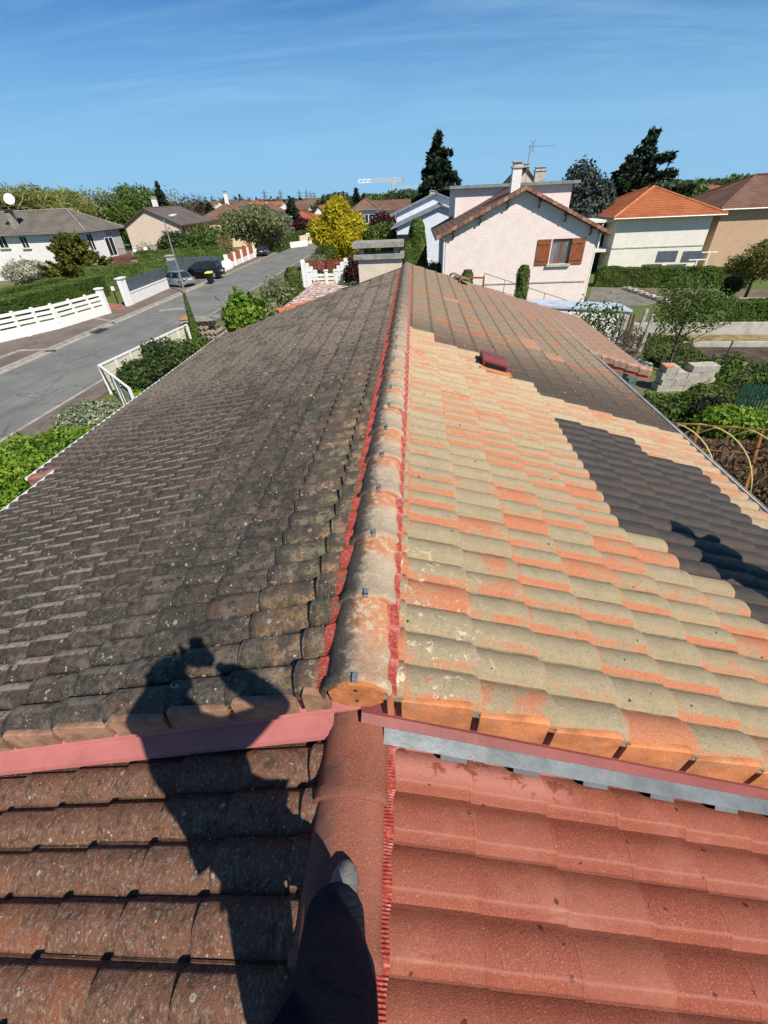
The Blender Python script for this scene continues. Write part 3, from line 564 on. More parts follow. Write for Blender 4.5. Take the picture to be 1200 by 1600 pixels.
L_PINKW = leafmat('white blossom', (.45, .43, .33), (.6, .58, .48), (.2, .22, .08)); L_DRY = leafmat('dry stalk', (.30, .23, .11), (.42, .34, .18), (.2, .15, .07)); L_FARG = leafmat('far green', (.045, .07, .03), (.075, .105, .045), (.10, .13, .06))
# ============================================================ ground
def groundmat():
    k = NT('lawn and soil'); p = k.pos(); n = k.noise(p, .12, 6, .6); n2 = k.noise(p, 1.6, 6, .7); n3 = k.noise(p, 18, 4, .7)
    c = k.mix(n2, (.065, .095, .022), (.13, .16, .045)); c = k.mix(k.step(n, .5, .62, 0, .7), c, (.17, .14, .085)); c = k.mix(k.step(n3, .5, .8, 0, .5), c, (.18, .16, .09)); k.col(c); k.rough(.95); k.bump(n3, .6, .05); return k.m
def asphalt(name, a, b_, crack=.6, sc=1.0):
    k = NT(name); p = k.pos(); n = k.noise(p, .35*sc, 6, .65); n2 = k.noise(p, 60, 3, .7); n4 = k.noise(k.scl(p, (1, .12, 1)), 1.6, 4, .6)
    c = k.mix(k.step(n, .3, .7), a, b_); c = k.mix(k.step(n4, .45, .75, 0, .45), c, tuple(q*.7 for q in a))
    d = k.vor(k.m_('ADD', 0, 0) if 0 else k.scl(p, (1, .6, 1)), .55, 0, 'DISTANCE_TO_EDGE'); dn = k.m_('ADD', d, k.m_('MULTIPLY', k.m_('SUBTRACT', k.noise(p, 3, 5, .7), .5), .16))
    c = k.mix(k.m_('MULTIPLY', k.step(k.m_('ABSOLUTE', dn), .0, .022, crack, 0), k.step(k.noise(p, .25, 3), .42, .55)), c, tuple(q*.35 for q in a)); c = k.mix(k.step(n2, .5, .75, 0, .35), c, tuple(min(1, q*1.7) for q in b_))
    k.col(c); k.rough(.9); k.bump(n2, .4, .008); return k.m
ASPH = asphalt('road asphalt', (.135, .137, .125), (.195, .195, .175)); PAVE = asphalt('brown pavement', (.12, .095, .08), (.185, .15, .125), .5, 2); KERB = PM('kerb stone', (.34, .31, .27), .9, .25, 2); YARD = asphalt('grey yard', (.13, .12, .105), (.22, .205, .175), .3, 2)
SOIL = PM('dug soil', (.085, .060, .042), .98, .45, 1.2, 1.0, 6, grime=(.5, (.15, .115, .075))); CONCP = PM('pale concrete', (.46, .43, .37), .9, .2, 2, .3, 20, grime=(.4, (.3, .28, .22)))
MB().add([(-3000, -300, 0), (3000, -300, 0), (3000, 5500, 0), (-3000, 5500, 0)], [(0, 1, 2, 3)]).build('ground', groundmat(), kind='structure')
def sheet(name, pts, z, mt, parent=None): return MB().add([(p[0], p[1], z) for p in pts], [tuple(range(len(pts)))]).build(name, mt, parent, kind='structure')
RX0, RX1 = -23.9, -16.5
sheet('road', [(RX0, -30), (RX1, -30), (RX1, 98), (-15.2, 102), (60, 104), (60, 111), (-21, 111), (-60, 116), (-60, 109), (RX0+1.6, 106), (RX0+1.2, 98), (RX0, 60)], .008, ASPH)
MB().box(-31.5, RX0-.3, -30, 31, 0, .11).box(-28, RX0-.3, 31, 60, 0, .11).box(-26.8, RX0+.2, 60, 104, 0, .112).build('pavement', PAVE, kind='structure')
MB().box(RX1+.16, -15.1, -30, 98, 0, .11).build('pavement', PAVE, kind='structure')
MB().box(RX0-.3, RX0-.12, -30, 60, 0, .125).box(RX0-.12, RX0+.35, -30, 60, 0, .014).box(RX0+.2, RX0+.4, 60, 104, 0, .125).box(RX1, RX1+.16, -30, 98, 0, .125).build('kerb', KERB, kind='structure')
PATCH = PM('pale repair strip', (.30, .27, .23), .9)
b = MB()
for q in ([(130, 492), (180, 502), (179, 504), (128, 494)], [(0, 557), (30, 546), (86, 544), (86, 547), (30, 549), (0, 561)]):
    z = .118; pts = [G(a, c, z) for a, c in q]; b.add([(p[0], p[1], z) for p in pts], [tuple(range(len(pts)))])
q = [G(a, c, .014) for a, c in [(248, 484), (287, 480), (287, 483), (250, 487)]]; b.add([(p[0], p[1], .014) for p in q], [(0, 1, 2, 3)])
b.build('pavement_joint', PATCH, kind='structure')
gp = G(157, 516, .12); b = MB()
for i in range(6): b.box(gp[0]-.5, gp[0]+.3, gp[1]-.7+.25*i, gp[1]-.58+.25*i, .112, .13)
b.build('drain_grate', PM('iron', (.03, .03, .03), .6), label='dark iron drain grate in the pavement by the kerb', cat='drain')
# ============================================================ houses
def roofmat(name, a, b_, cs=.17, var=.5):
    k = NT(name); p = k.pos(); x, y, z = k.sep(p); n = k.noise(p, .6, 5, .65); n2 = k.noise(p, 14, 4, .7)
    c = k.mix(k.step(n, .3, .7), a, b_); c = k.mix(k.step(n2, .5, .75, 0, var), c, tuple(q*.45 for q in a))
    f = k.m_('FRACT', k.m_('DIVIDE', z, cs)); c = k.mix(k.step(f, .0, .35, .8, 0), c, tuple(q*.35 for q in a))
    wv = k.m_('SINE', k.m_('MULTIPLY', k.m_('ADD', x, y), 15)); c = k.mix(k.step(wv, -.9, .1, .55, 0), c, tuple(q*.4 for q in a))
    k.col(c); k.rough(.9); k.bump(k.m_('ADD', f, k.m_('MULTIPLY', wv, .4)), .5, .04); return k.m
R_GREY = roofmat('grey brown roof', (.13, .115, .095), (.20, .175, .145)); R_BRN = roofmat('brown roof', (.17, .095, .065), (.26, .15, .105)); R_ORG = roofmat('orange roof', (.34, .095, .035), (.46, .145, .055)); R_RED = roofmat('red roof', (.34, .09, .05), (.46, .14, .08)); R_DKB = roofmat('dark brown roof', (.14, .075, .05), (.23, .13, .09))
R_SLATE = PM('grey sheet roof', (.22, .23, .24), .7)
def stucco(name, c, var=.05): return PM(name, c, .92, var, 1.5, .9, 14, grime=(.22, tuple(q*.82 for q in c)))
S_PINK = stucco('pink white render', (.80, .68, .63)); S_WHITE = stucco('white render', (.80, .77, .72)); S_CREAM = stucco('yellow cream render', (.72, .58, .38)); S_BEIGE = stucco('beige pink render', (.66, .52, .42)); S_TAN = stucco('brown render', (.50, .34, .22)); S_BLUE = stucco('blue white render', (.66, .70, .76)); S_IV = stucco('ivory render', (.74, .71, .62))
GLASS = PM('dark window glass', (.025, .03, .035), .12, .3, 1, 0); WOODR = PM('red brown wood', (.26, .085, .035), .6, .3, 8, .2, 60); WOODD = PM('dark wood', (.09, .05, .035), .7, .3, 5, .2, 40); SHR = PM('dark red shutter', (.17, .04, .03), .6); ORANGE = PM('orange lacquered wood', (.36, .11, .045), .55, .15); CURT = PM('white curtain', (.7, .74, .72), .9, .2, 20); GREYB = PM('blue grey panel', (.085, .105, .125), .5, .2); BLACKP = PM('black plastic', (.012, .012, .013), .4); YELP = PM('yellow plastic', (.75, .72, .06), .5); GREYM = PM('grey metal', (.28, .28, .27), .5, .2, 6, 0, 30, .4)
def fb(mb, face, f, a0, a1, b0, b1, c0, c1):
    if face == '-y': mb.box(a0, a1, f-c1, f-c0, b0, b1)
    elif face == '+x': mb.box(f+c0, f+c1, a0, a1, b0, b1)
    else: mb.box(f-c1, f-c0, a0, a1, b0, b1)
def window(T, face, f, a, b, w, h, shut=None, frame=None, sill=True, blind=0):
    m = MB(); e = .07
    fb(m, face, f, a-w/2, a+w/2, b, b+e, 0, .06); fb(m, face, f, a-w/2, a+w/2, b+h-e, b+h, 0, .06); fb(m, face, f, a-w/2, a-w/2+e, b+e, b+h-e, 0, .06); fb(m, face, f, a+w/2-e, a+w/2, b+e, b+h-e, 0, .06); fb(m, face, f, a-e/2, a+e/2, b+e, b+h-e, 0, .05)
    o = m.build('window', frame or WHITE, T); m = MB(); fb(m, face, f, a-w/2+e, a+w/2-e, b+e, b+h-e, .004, .02); m.build('pane', GLASS, o)
    if sill: m = MB(); fb(m, face, f, a-w/2-.1, a+w/2+.1, b-.09, b-.005, 0, .18); m.build('sill', CONCP, o)
    if blind: m = MB(); fb(m, face, f, a-w/2+e, a+w/2-e, b+h-e-blind, b+h-e, .025, .04); m.build('blind', WHITE, o)
    if shut:
        for s in (-1, 1): m = MB(); c = a+s*(w/2+w*.26+.03); fb(m, face, f, c-w*.25, c+w*.25, b, b+h, .01, .06); m.build('shutter', shut, o)
    return o
def gable(T, x0, x1, y0, y1, ze, zr, axis, wm, rm, oh=.5, th=.14, z0=0, xr=None, ze2=None, verge=True):
    ze2 = ze if ze2 is None else ze2
    if axis == 'y':
        xr = (x0+x1)/2 if xr is None else xr
        MB().prism([(x0, y0, z0), (x1, y0, z0), (x1, y0, ze2), (xr, y0, zr), (x0, y0, ze)], (0, y1-y0, 0)).build('wall', wm, T)
        for (xa, za) in ((x0, ze), (x1, ze2)):
            d = (za-zr)/(xa-xr); xe = xa+math.copysign(oh, xa-xr); zz = zr+d*(xe-xr); MB().prism([(xr, y0-oh*.6, zr+.02), (xe, y0-oh*.6, zz+.02), (xe, y0-oh*.6, zz+.02+th), (xr, y0-oh*.6, zr+.02+th)], (0, y1-y0+oh*1.2, 0)).build('roof', rm, T)
        MB().tube([(xr, y0-oh*.6, zr+th+.02), (xr, y1+oh*.6, zr+th+.02)], .11, 8).build('ridge', rm, T)
    else:
        yr = (y0+y1)/2; MB().prism([(x0, y0, z0), (x0, y0, ze), (x0, yr, zr), (x0, y1, ze), (x0, y1, z0)], (x1-x0, 0, 0)).build('wall', wm, T)
        for ya in (y0, y1):
            d = (ze-zr)/abs(ya-yr); ye = ya+math.copysign(oh, ya-yr); zz = zr+d*abs(ye-yr); MB().prism([(x0-oh*.6, yr, zr+.02), (x0-oh*.6, ye, zz+.02), (x0-oh*.6, ye, zz+.02+th), (x0-oh*.6, yr, zr+.02+th)], (x1-x0+oh*1.2, 0, 0)).build('roof', rm, T)
        MB().tube([(x0-oh*.6, yr, zr+th+.02), (x1+oh*.6, yr, zr+th+.02)], .11, 8).build('ridge', rm, T)
def hip(T, x0, x1, y0, y1, ze, zr, wm, rm, oh=.6, z0=0, ridge_m=None):
    MB().box(x0, x1, y0, y1, z0, ze-.05).build('wall', wm, T)
    a0, a1, b0, b1 = x0-oh, x1+oh, y0-oh, y1+oh; w_, d_ = a1-a0, b1-b0
    if w_ >= d_: r0, r1 = ((a0+d_/2), (b0+b1)/2), ((a1-d_/2), (b0+b1)/2)
    else: r0, r1 = ((a0+a1)/2, b0+w_/2), ((a0+a1)/2, b1-w_/2)
    E = [(a0, b0), (a1, b0), (a1, b1), (a0, b1)]; m = MB(); e = [(x, y, ze) for x, y in E]+[(x, y, ze-.13) for x, y in E]; A = (*r0, zr); B = (*r1, zr)
    if w_ >= d_: m.add(e+[A, B], [(0, 1, 9, 8), (1, 2, 9), (2, 3, 8, 9), (3, 0, 8), (7, 6, 5, 4), (0, 4, 5, 1), (1, 5, 6, 2), (2, 6, 7, 3), (3, 7, 4, 0)])
    else: m.add(e+[A, B], [(0, 1, 8), (1, 2, 9, 8), (2, 3, 9), (3, 0, 8, 9), (7, 6, 5, 4), (0, 4, 5, 1), (1, 5, 6, 2), (2, 6, 7, 3), (3, 7, 4, 0)])
    m.build('roof', rm, T); q = MB()
    for p_, r_ in ((E[0], A), (E[1], A if w_ < d_ else B), (E[2], B), (E[3], B if w_ < d_ else A)): q.tube([(*p_, ze+.03), (r_[0], r_[1], zr+.03)], .09, 6)
    q.tube([(A[0], A[1], zr+.03), (B[0], B[1], zr+.03)], .1, 6); q.build('hip_tiles', ridge_m or rm, T)
    m = MB(); z = ze-.1
    for p_, r_ in zip(E, E[1:]+E[:1]): m.tube([(*p_, z), (*r_, z)], .07, 6)
    m.build('gutter', GREYM, T)
def chimney(T, x, y, z0, z1, w=.5, d=.5, m=None):
    o = MB().box(x-w/2, x+w/2, y-d/2, y+d/2, z0, z1).build('chimney', m or S_WHITE, T)
    MB().box(x-w/2-.07, x+w/2+.07, y-d/2-.07, y+d/2+.07, z1, z1+.08).box(x-w/2+.05, x+w/2-.05, y-d/2+.05, y+d/2-.05, z1+.08, z1+.3).box(x-w/2-.04, x+w/2+.04, y-d/2-.04, y+d/2+.04, z1+.3, z1+.36).build('chimney_cap', CONCP, o)
# ---- pink house
YP = 36.0; xl = W(697, 367, YP)[0]; xr_ = W(937, 352, YP)[0]; xa, za = W(820, 298, YP)[0], W(820, 298, YP)[2]
T = thing('pink_house', 'pale pink house with brown tiled gable roof and a brown shuttered window', 'house', (8, YP, 0))
ze = W(697, 367, YP)[2]; ze2 = W(940, 360, YP)[2]; wx0, wx1 = W(861, 392, YP)[0], W(893, 392, YP)[0]; wz0, wz1 = W(877, 412, YP)[2], W(877, 373, YP)[2]
def gz_(x): return ze+(za-ze)*(x-xl)/(xa-xl) if x < xa else ze2+(za-ze2)*(xr_-x)/(xr_-xa)
m = MB()
for P_ in ([(xl, 0), (wx0, 0), (wx0, gz_(wx0)), (xa, za), (xl, ze)] if xa < wx0 else [(xl, 0), (wx0, 0), (wx0, gz_(wx0)), (xl, ze)], [(wx1, 0), (xr_, 0), (xr_, ze2), (wx1, gz_(wx1))], [(wx0, 0), (wx1, 0), (wx1, wz0), (wx0, wz0)], [(wx0, wz1), (wx1, wz1), (wx1, gz_(wx1)), (wx0, gz_(wx0))]):
    m.prism([(x, YP, z) for x, z in P_], (0, .3, 0))
m.box(xl, xr_, YP+.9, YP+10, 0, min(ze, ze2)); m.box(xl, xl+.3, YP+.3, YP+.9, 0, ze).box(xr_-.3, xr_, YP+.3, YP+.9, 0, ze2); m.build('wall', S_PINK, T)
for (x1_, z1_) in ((xl, ze), (xr_, ze2)):
    d = (z1_-za)/(x1_-xa); xe = x1_+math.copysign(.75, x1_-xa); zz = za+d*(xe-xa)
    MB().prism([(xa, YP-.45, za+.03), (xe, YP-.45, zz+.03), (xe, YP-.45, zz+.17), (xa, YP-.45, za+.17)], (0, 10.9, 0)).build('roof', R_DKB, T)
    n = int(abs(xe-xa)/.36)
    VT = [PM('verge brown %d' % i, c, .9, .3, 6, .3, 40) for i, c in enumerate([(.30, .14, .09), (.20, .11, .08), (.36, .19, .13)])] if x1_ == xl else VT
    for i in range(n):
        a, c = xa+(xe-xa)*i/n, xa+(xe-xa)*(i+.94)/n; ya = YP-.52
        f = lambda x, e: (x, ya, za+d*(x-xa)+.02+e)
        MB().prism([f(a, .02), f(c, .05), f(c, .27), f(a, .24)], (0, .34, 0)).build('verge_tile', VT[(i*7+int(x1_)) % 3], T)
    for t in (.2, .55, .9): x = xa+(x1_-xa)*t; z = za+d*(x-xa); MB().box(x-.07, x+.07, YP-.42, YP, z-.17, z+.02).bar((x, YP-.32, z-.12), (x, YP-.02, z-.5), .07, .07).build('bracket', WOODD, T)
wo = MB(); e = .07
for a in ((wx0, wx0+e, wz0, wz1), (wx1-e, wx1, wz0, wz1), (wx0+e, wx1-e, wz0, wz0+e), (wx0+e, wx1-e, wz1-e, wz1), ((wx0+wx1)/2-.06, (wx0+wx1)/2+.06, wz0+e, wz1-e)): wo.box(a[0], a[1], YP+.12, YP+.18, a[2], a[3])
wo = wo.build('window', WOODR, T); MB().box(wx0+e, wx1-e, YP+.145, YP+.155, wz0+e, wz1-e).build('pane', (lambda k: (k.put(k.b.inputs['Transmission Weight'], .9), k.rough(.05), k.m)[2])(NT('clear pane')), wo)
MB().box(wx0-.2, wx1+.05, YP-.16, YP+.12, wz0-.16, wz0-.005).build('sill', CONCP, wo)
for s, (a, c) in ((0, (wx0+.1, wx0+.45)), (1, (wx1-.42, wx1-.08))):
    V = []; Fc = []
    for i in range(13):
        for j in range(6): t = j/5; x = (a+(c-a)*i/12) if s else (a+(c-a)*i/12*(1-.35*t)); x = x if not s else c-(c-x)*(1-.3*t); V.append((x, YP+.27+.03*math.sin(i*1.9), wz1-.08-(wz1-wz0-.15)*t))
    for i in range(12):
        for j in range(5): b0 = i*6+j; Fc.append((b0, b0+1, b0+7, b0+6))
    link(bpy.data.objects.new('curtain', rawmesh('curtain', V, Fc, CURT, True)), wo)
for x0, x1 in ((W(838, 392, YP)[0], W(859, 392, YP)[0]), (W(889.5, 392, YP)[0]+.05, W(911, 392, YP)[0]+.05)):
    sh = MB(); 
    for i in range(6): a = x0+(x1-x0)*i/6; sh.box(a+.004, a+(x1-x0)/6-.004, YP-.06, YP-.02, wz0-.05, wz1)
    sh = sh.build('shutter', WOODR, T); q = MB(); q.box(x0+.03, x1-.03, YP-.09, YP-.06, wz0+.2, wz0+.32).box(x0+.03, x1-.03, YP-.09, YP-.06, wz1-.32, wz1-.2).bar((x0+.1, YP-.075, wz0+.32), (x1-.1, YP-.075, wz1-.32), .03, .1); q.build('shutter_brace', WOODR, sh)
zb_ = W(840, 441, YP)[2]; MB().box(W(757, 441, YP)[0], xr_-.2, YP-.05, YP, zb_-.05, zb_+.03).build('belt_ledge', CONCP, T)
MB().tube([(xl-.12, YP-.25, ze-.1), (xl-.12, YP-.05, ze-.45), (xl-.1, YP-.05, 0)], .06, 8).build('downpipe', WHITE, T); MB().tube([(xr_+.1, YP+.1, ze2-.2), (xr_+.08, YP+.1, 0)], .05, 8).build('downpipe', WHITE, T)
MB().box(xl-.06, xl, YP+.9, YP+1.9, .9, 3.2).build('door', GREYB, T); window(T, '-x', xl, YP+4, 1.6, 1.2, 1.3)
chimney(T, W(806, 280, 38)[0], 38, 6.6, 8.55, .62, .6, S_WHITE)
# flat roofed upper storey behind
x0, x1 = W(712, 300, 43)[0], W(893, 300, 43)[0]; z1 = W(800, 291, 43)[2]; MB().box(x0, x1, 43, 50, 4, z1).build('upper_storey', S_PINK, T)
MB().box(x0-.5, x1+.45, 42.6, 50.4, z1, z1+.2).build('flat_roof', PM('zinc coping', (.2, .24, .23), .5), T)
an = thing('antenna', 'grey television aerial on a mast above the pink house roof', 'antenna', (W(820, 290, 42)[0], 42, 7))
a0 = W(820, 292, 42); a1 = W(822, 227, 42); z = a1[2]-.1; MB().tube([(a0[0], 42, 7.4), (a0[0], 42, a1[2])], .025, 6).build('mast', GREYM, an)
m = MB().bar((a0[0]-.1, 42, z), (a0[0]+1.75, 42, z), .03, .03)
for i in range(9): m.bar((a0[0]+.25+.18*i, 42-.16, z), (a0[0]+.25+.18*i, 42+.16, z), .014, .014)
for s in (-1, 1): m.bar((a0[0]+.05, 42, z), (a0[0]+.3, 41.7, z+.35*s), .02, .02).bar((a0[0]+.3, 42, z), (a0[0]+.1, 42.2, z+.38*s), .02, .02)
m.build('boom', GREYM, an)
# gabled house and square chimney behind the pink one
T = thing('gabled_house', 'dark peaked gable with chimney showing over the flat roof of the pink house', 'house', (W(826, 290, 62)[0], 62, 0)); c = W(824, 262, 62); gable(T, c[0]-3.4, c[0]+3.4, 62, 70, c[2]-3.4, c[2]-.2, 'y', S_BEIGE, R_DKB, .3); chimney(T, c[0]+.3, 64, c[2]-.6, c[2]+.1, .6, .6, CONC)
T = thing('neighbour_chimney_house', 'house behind the pink one of which a wide pale chimney shows', 'house', (W(851, 290, 58)[0], 58, 0)); c = W(851, 266, 58); gable(T, c[0]-4, c[0]+4, 57, 65, 5, 7.2, 'x', S_WHITE, R_BRN); chimney(T, c[0], 60, 6.4, c[2], 1.1, .7, CONCP)
# ---- orange roofed house, brown house
YO = 50.0; x0, x1 = W(966, 345, YO)[0], W(1115, 338, YO)[0]; ze = W(1050, 336, YO)[2]
T = thing('orange_roof_house', 'white two storey house under an orange hipped tile roof behind a hedge', 'house', (x0, YO, 0))
hip(T, x0, x1, YO, YO+9.5, ze, W(1030, 291, YO+4.7)[2], S_IV, R_ORG, .75, ridge_m=PM('orange ridge tiles', (.50, .20, .09), .85))
MB().box(x0-2.6, x0-.02, YO+.4, YO+8, ze-1.0+.6, ze-.2).box(x0-2.6, x0-.02, YO+.4, YO+8, 2.0, 2.25).build('loggia_slab', S_IV, T); MB().box(x0-2.55, x0-2.4, YO+.5, YO+.65, 0, ze-.2).box(x0-1.2, x0-1.08, YO+.5, YO+.62, 2.2, ze-.2).build('post', WHITE, T); MB().box(x0-2.0, x0-.05, YO+2.5, YO+2.6, 0, ze-.3).build('loggia_glass', GLASS, T)
for px in (1035, 1074): c = W(px, 399, YO); wd = MB(); wd.box(c[0]-.95, c[0]+.95, YO-.9, YO-.84, c[2]-.5, c[2]+.45); wd = wd.build('awning', GREYB, T)
zb_ = W(1040, 385, YO)[2]; MB().box(x0, x1, YO-.05, YO, zb_-.05, zb_+.04).build('belt_ledge', CONCP, T)
x0 = W(1122, 350, 51)[0]; ze = W(1160, 324, 51)[2]
T = thing('brown_house', 'brown rendered house with dark tiled hip roof at the right edge', 'house', (x0, 51, 0)); hip(T, x0, x0+14, 51, 60, ze, ze+2.4, S_TAN, R_DKB, .6); window(T, '-x', x0, 54, 2.2, 1.2, 1.2)
# ---- blue white gabled house left of the pink one
YB = 58.0; T = thing('blue_white_house', 'blue white house with two stepped grey gable roofs and open garage', 'house', (W(650, 350, YB)[0], YB, 0))
c = W(690, 322, YB); xe = W(612, 357, YB); gable(T, xe[0]+.6, c[0]*2-xe[0]-.6, YB, YB+8, xe[2]+.1, c[2], 'y', S_BLUE, R_SLATE, .7)
c2 = W(682, 303, YB+8.2); xe = W(612, 336, YB+8.2); gable(T, xe[0]+.6, c2[0]*2-xe[0]-.6, YB+8.2, YB+17, xe[2]+.1, c2[2], 'y', S_BLUE, R_SLATE, .7); chimney(T, W(676, 310, YB+8)[0], YB+8.7, 6.0, W(676, 303, YB+8)[2], .7, .7, S_WHITE)
a = W(617, 362, YB); b_ = W(640, 385, YB); MB().box(a[0]+.2, b_[0]+.4, YB-.04, YB, 0, a[2]-.3).build('garage_opening', PM('dark interior', (.02, .02, .022), .9), T)
# ---- left side houses
T = thing('hip_roof_house', 'white house with grey brown hip roof, dish and raised terrace, left', 'house', (-50, 62, 0))
hip(T, -62, -41.6, 61.9, 69.5, 5.15, 7.45, S_WHITE, R_GREY, .6, ridge_m=PM('pale hip tiles', (.27, .24, .19)))
for px, w_ in ((9, 1.3), (43, 1.0)): c = W(px, 388, 61.9); window(T, '-y', 61.9, c[0], c[2], w_, 1.35)
c = WX(146, 388, -41.6); window(T, '+x', -41.6, c[1], c[2]-.3, 1.2, 1.9, None, WHITE)
MB().box(-41.6, -41.53, 66.2, 69.4, .0, 5.0).build('porch_shade', stucco('porch shade grey', (.45, .43, .41)), T)  # flat grey panel on the white wall: porch shade painted as colour
c = WX(176, 388, -41.5); window(T, '+x', -41.52, c[1]-.2, 2.0, 1.9, 2.2, None, WHITE)
c = W(24, 345, 63); o = MB().prism([(c[0]-.35, 62.3, 5.6), (c[0]+.25, 62.3, 5.6), (c[0]+.25, 62.3, 7.6), (c[0]-.35, 62.3, 7.6)], (0, .7, 0)).build('chimney', CONC, T); MB().box(c[0]-.8, c[0]+1.1, 62.1, 63.2, 7.6, 7.75).box(c[0]-.8, c[0]+1.1, 62.1, 63.2, 7.95, 8.05).box(c[0]-.5, c[0]-.3, 62.2, 63.1, 7.75, 7.95).box(c[0]+.6, c[0]+.8, 62.2, 63.1, 7.75, 7.95).build('chimney_cap', WOODD, o)
T2 = thing('satellite_dish', 'white satellite dish on the slab chimney of the left house', 'satellite dish', (c[0]+.9, 62.6, 8.05))
d0 = np.array([c[0]+1.0, 62.4, 8.75]); ax = nrm([.3, -.9, .35]); u = nrm(np.cross(ax, [0, 0, 1])); v = np.cross(u, ax); V = [tuple(d0-ax*.1)]; Fc = []
for r_ in (.3, .6):
    for i in range(20): V.append(tuple(d0+ax*(.28*r_*r_-.1)+(u*math.cos(i*.314)+v*math.sin(i*.314))*r_))
for i in range(20): j = (i+1) % 20; Fc += [(0, 1+i, 1+j), (1+i, 21+i, 21+j, 1+j)]
link(bpy.data.objects.new('reflector', rawmesh('reflector', V, Fc, WHITE, True)), T2); MB().tube([(d0[0], 62.5, 8.05), tuple(d0-ax*.1)], .03, 6).tube([tuple(d0-v*.5), tuple(d0+ax*.6)], .015, 5).build('arm', GREYM, T2)
TR = thing('terrace', 'raised terrace with red brown edge and dark railing beside the left house', 'terrace', (-39.5, 67, 0)); MB().box(-41.5, -37, 64.6, 71, 0, 1.75).build('base', CONC, TR); MB().box(-41.5, -36.9, 64.5, 71.1, 1.75, 1.95).build('edge', PM('terracotta edge', (.15, .06, .045)), TR)
m = MB(); m.bar((-37, 64.6, 2.9), (-37, 71, 2.9), .05, .05).bar((-39.6, 64.6, 2.9), (-37, 64.6, 2.9), .05, .05)
for i in range(22): m.bar((-37, 64.6+.3*i, 1.9), (-37, 64.6+.3*i, 2.9), .02, .02)
for i in range(9): m.bar((-39.6+.3*i, 64.6, 1.9), (-39.6+.3*i, 64.6, 2.9), .02, .02)
m.build('railing', DARKCLIP, TR)
for i, (x, y) in enumerate(((-38.6, 66.5), (-38.0, 68.3))):
    TC = thing('garden_chair', ('white garden chair nearer us on the raised terrace', 'white garden chair farther back on the raised terrace')[i], 'chair', (x, y, 1.95), 'white chairs on the terrace')
    MB().box(x-.25, x+.25, y-.25, y+.25, 2.38, 2.42).build('seat', WHITE, TC); MB().box(x-.25, x+.25, y+.2, y+.25, 2.42, 2.85).build('backrest', WHITE, TC)
    for sx in (-.22, .22):
        for sy in (-.22, .22): MB().bar((x+sx, y+sy, 1.95), (x+sx, y+sy, 2.38), .04, .04).build('leg', WHITE, TC)
ST = thing('terrace_steps', 'red brown tiled steps climbing to the raised terrace', 'steps', (-38, 63.5, 0))
for i in range(6): MB().box(-40.6, -38.4, 62.4+.36*i, 62.8+.36*i, 0, .3*(i+1)).build('step', bpy.data.materials['terracotta edge'], ST)
T = thing('beige_gable_house', 'beige gable ended house with dark red shutters beyond the hip roofed one', 'house', (-45, 84, 0))
c = W(226, 327, 84); x0, x1 = W(193, 346, 84)[0], W(277, 347, 84)[0]; gable(T, x0, x1, 84, 97, W(277, 350, 84)[2], c[2], 'y', S_BEIGE, roofmat('grey purple roof', (.12, .095, .085), (.18, .15, .13)), .7, xr=c[0], ze2=W(277, 350, 84)[2])
for y in (86.5, 89.6, 93): window(T, '+x', x1, y, 2.9, 1.1, 1.9, SHR)
MB().box(x1, x1+2.4, 86, 95, 2.2, 2.45).build('canopy', PM('orange awning', (.6, .22, .06)), T); MB().box(x1, x1+2.0, 85, 96, 0, 1.2).build('porch', S_WHITE, T); chimney(T, c[0]-1, 90, 6.6, 8.3, .7, .7)
T = thing('cream_hip_house', 'yellow cream house with brown hip roof behind the olive tree', 'house', (-38, 100, 0))
x0, x1 = W(319, 350, 99)[0], W(378, 345, 99)[0]; ze = W(345, 341, 99)[2]; hip(T, x0, x1, 99, 108, ze, W(355, 318, 103)[2], S_CREAM, R_BRN, .6); window(T, '-y', 99, W(355, 350, 99)[0], W(355, 356, 99)[2], 1.7, 1.6); chimney(T, W(355, 318, 103)[0], 103, 6.5, 8.8, .6, .6)
# ---- town beyond the end of the road
def town(label, px0, px1, pe, pr, Y, wm, rm, kind='x', group=None, win=0, z0=0, dep=9):
    a, b_ = W(px0, pe, Y), W(px1, pe, Y); ze = (a[2]+b_[2])/2; zr = W((px0+px1)/2, pr, Y+dep/2)[2]
    T = thing('town_house', label, 'house', ((a[0]+b_[0])/2, Y, 0), group)
    if kind == 'h': hip(T, a[0], b_[0], Y, Y+dep, ze, zr, wm, rm, .5)
    else: gable(T, a[0], b_[0], Y, Y+dep, ze, zr, kind, wm, rm, .5)
    for i in range(win): window(T, '-y', Y, a[0]+(b_[0]-a[0])*(i+.5)/win, max(.8, ze-2.3), 1.4, 1.5)
    return T
town('white house under a long bright red roof beyond the road end', 440, 497, 345, 330, 118, S_WHITE, R_RED, 'h', win=3)
town('white gabled house with light red roof beside the yellow tree', 486, 514, 340, 322, 131, S_WHITE, R_RED, 'y', win=2)
town('white house with balcony and brown roof right of the yellow tree', 552, 587, 327, 310, 100, S_WHITE, R_BRN, 'h', win=3)
town('long brown roofed house in front of the tower crane', 580, 640, 328, 314, 122, S_IV, R_DKB, 'x', win=4)
town('tall dark brown roof on the skyline behind the red roofs', 478, 511, 324, 312, 168, S_IV, R_BRN, 'x')
town('small brown roofed house left of the dark conifer in town', 398, 432, 331, 320, 150, S_BEIGE, R_BRN, 'y', win=2)
town('low brown roof between conifer and red roofed houses', 452, 480, 328, 321, 160, S_IV, R_DKB, 'x')
town('red roof just visible over the orange roofed house', 1066, 1150, 300, 293, 105, S_BEIGE, R_RED, 'x')
town('dark brown roof between orange roofed and brown houses', 1110, 1140, 308, 298, 80, S_TAN, R_DKB, 'y')
rg = random.Random(8)
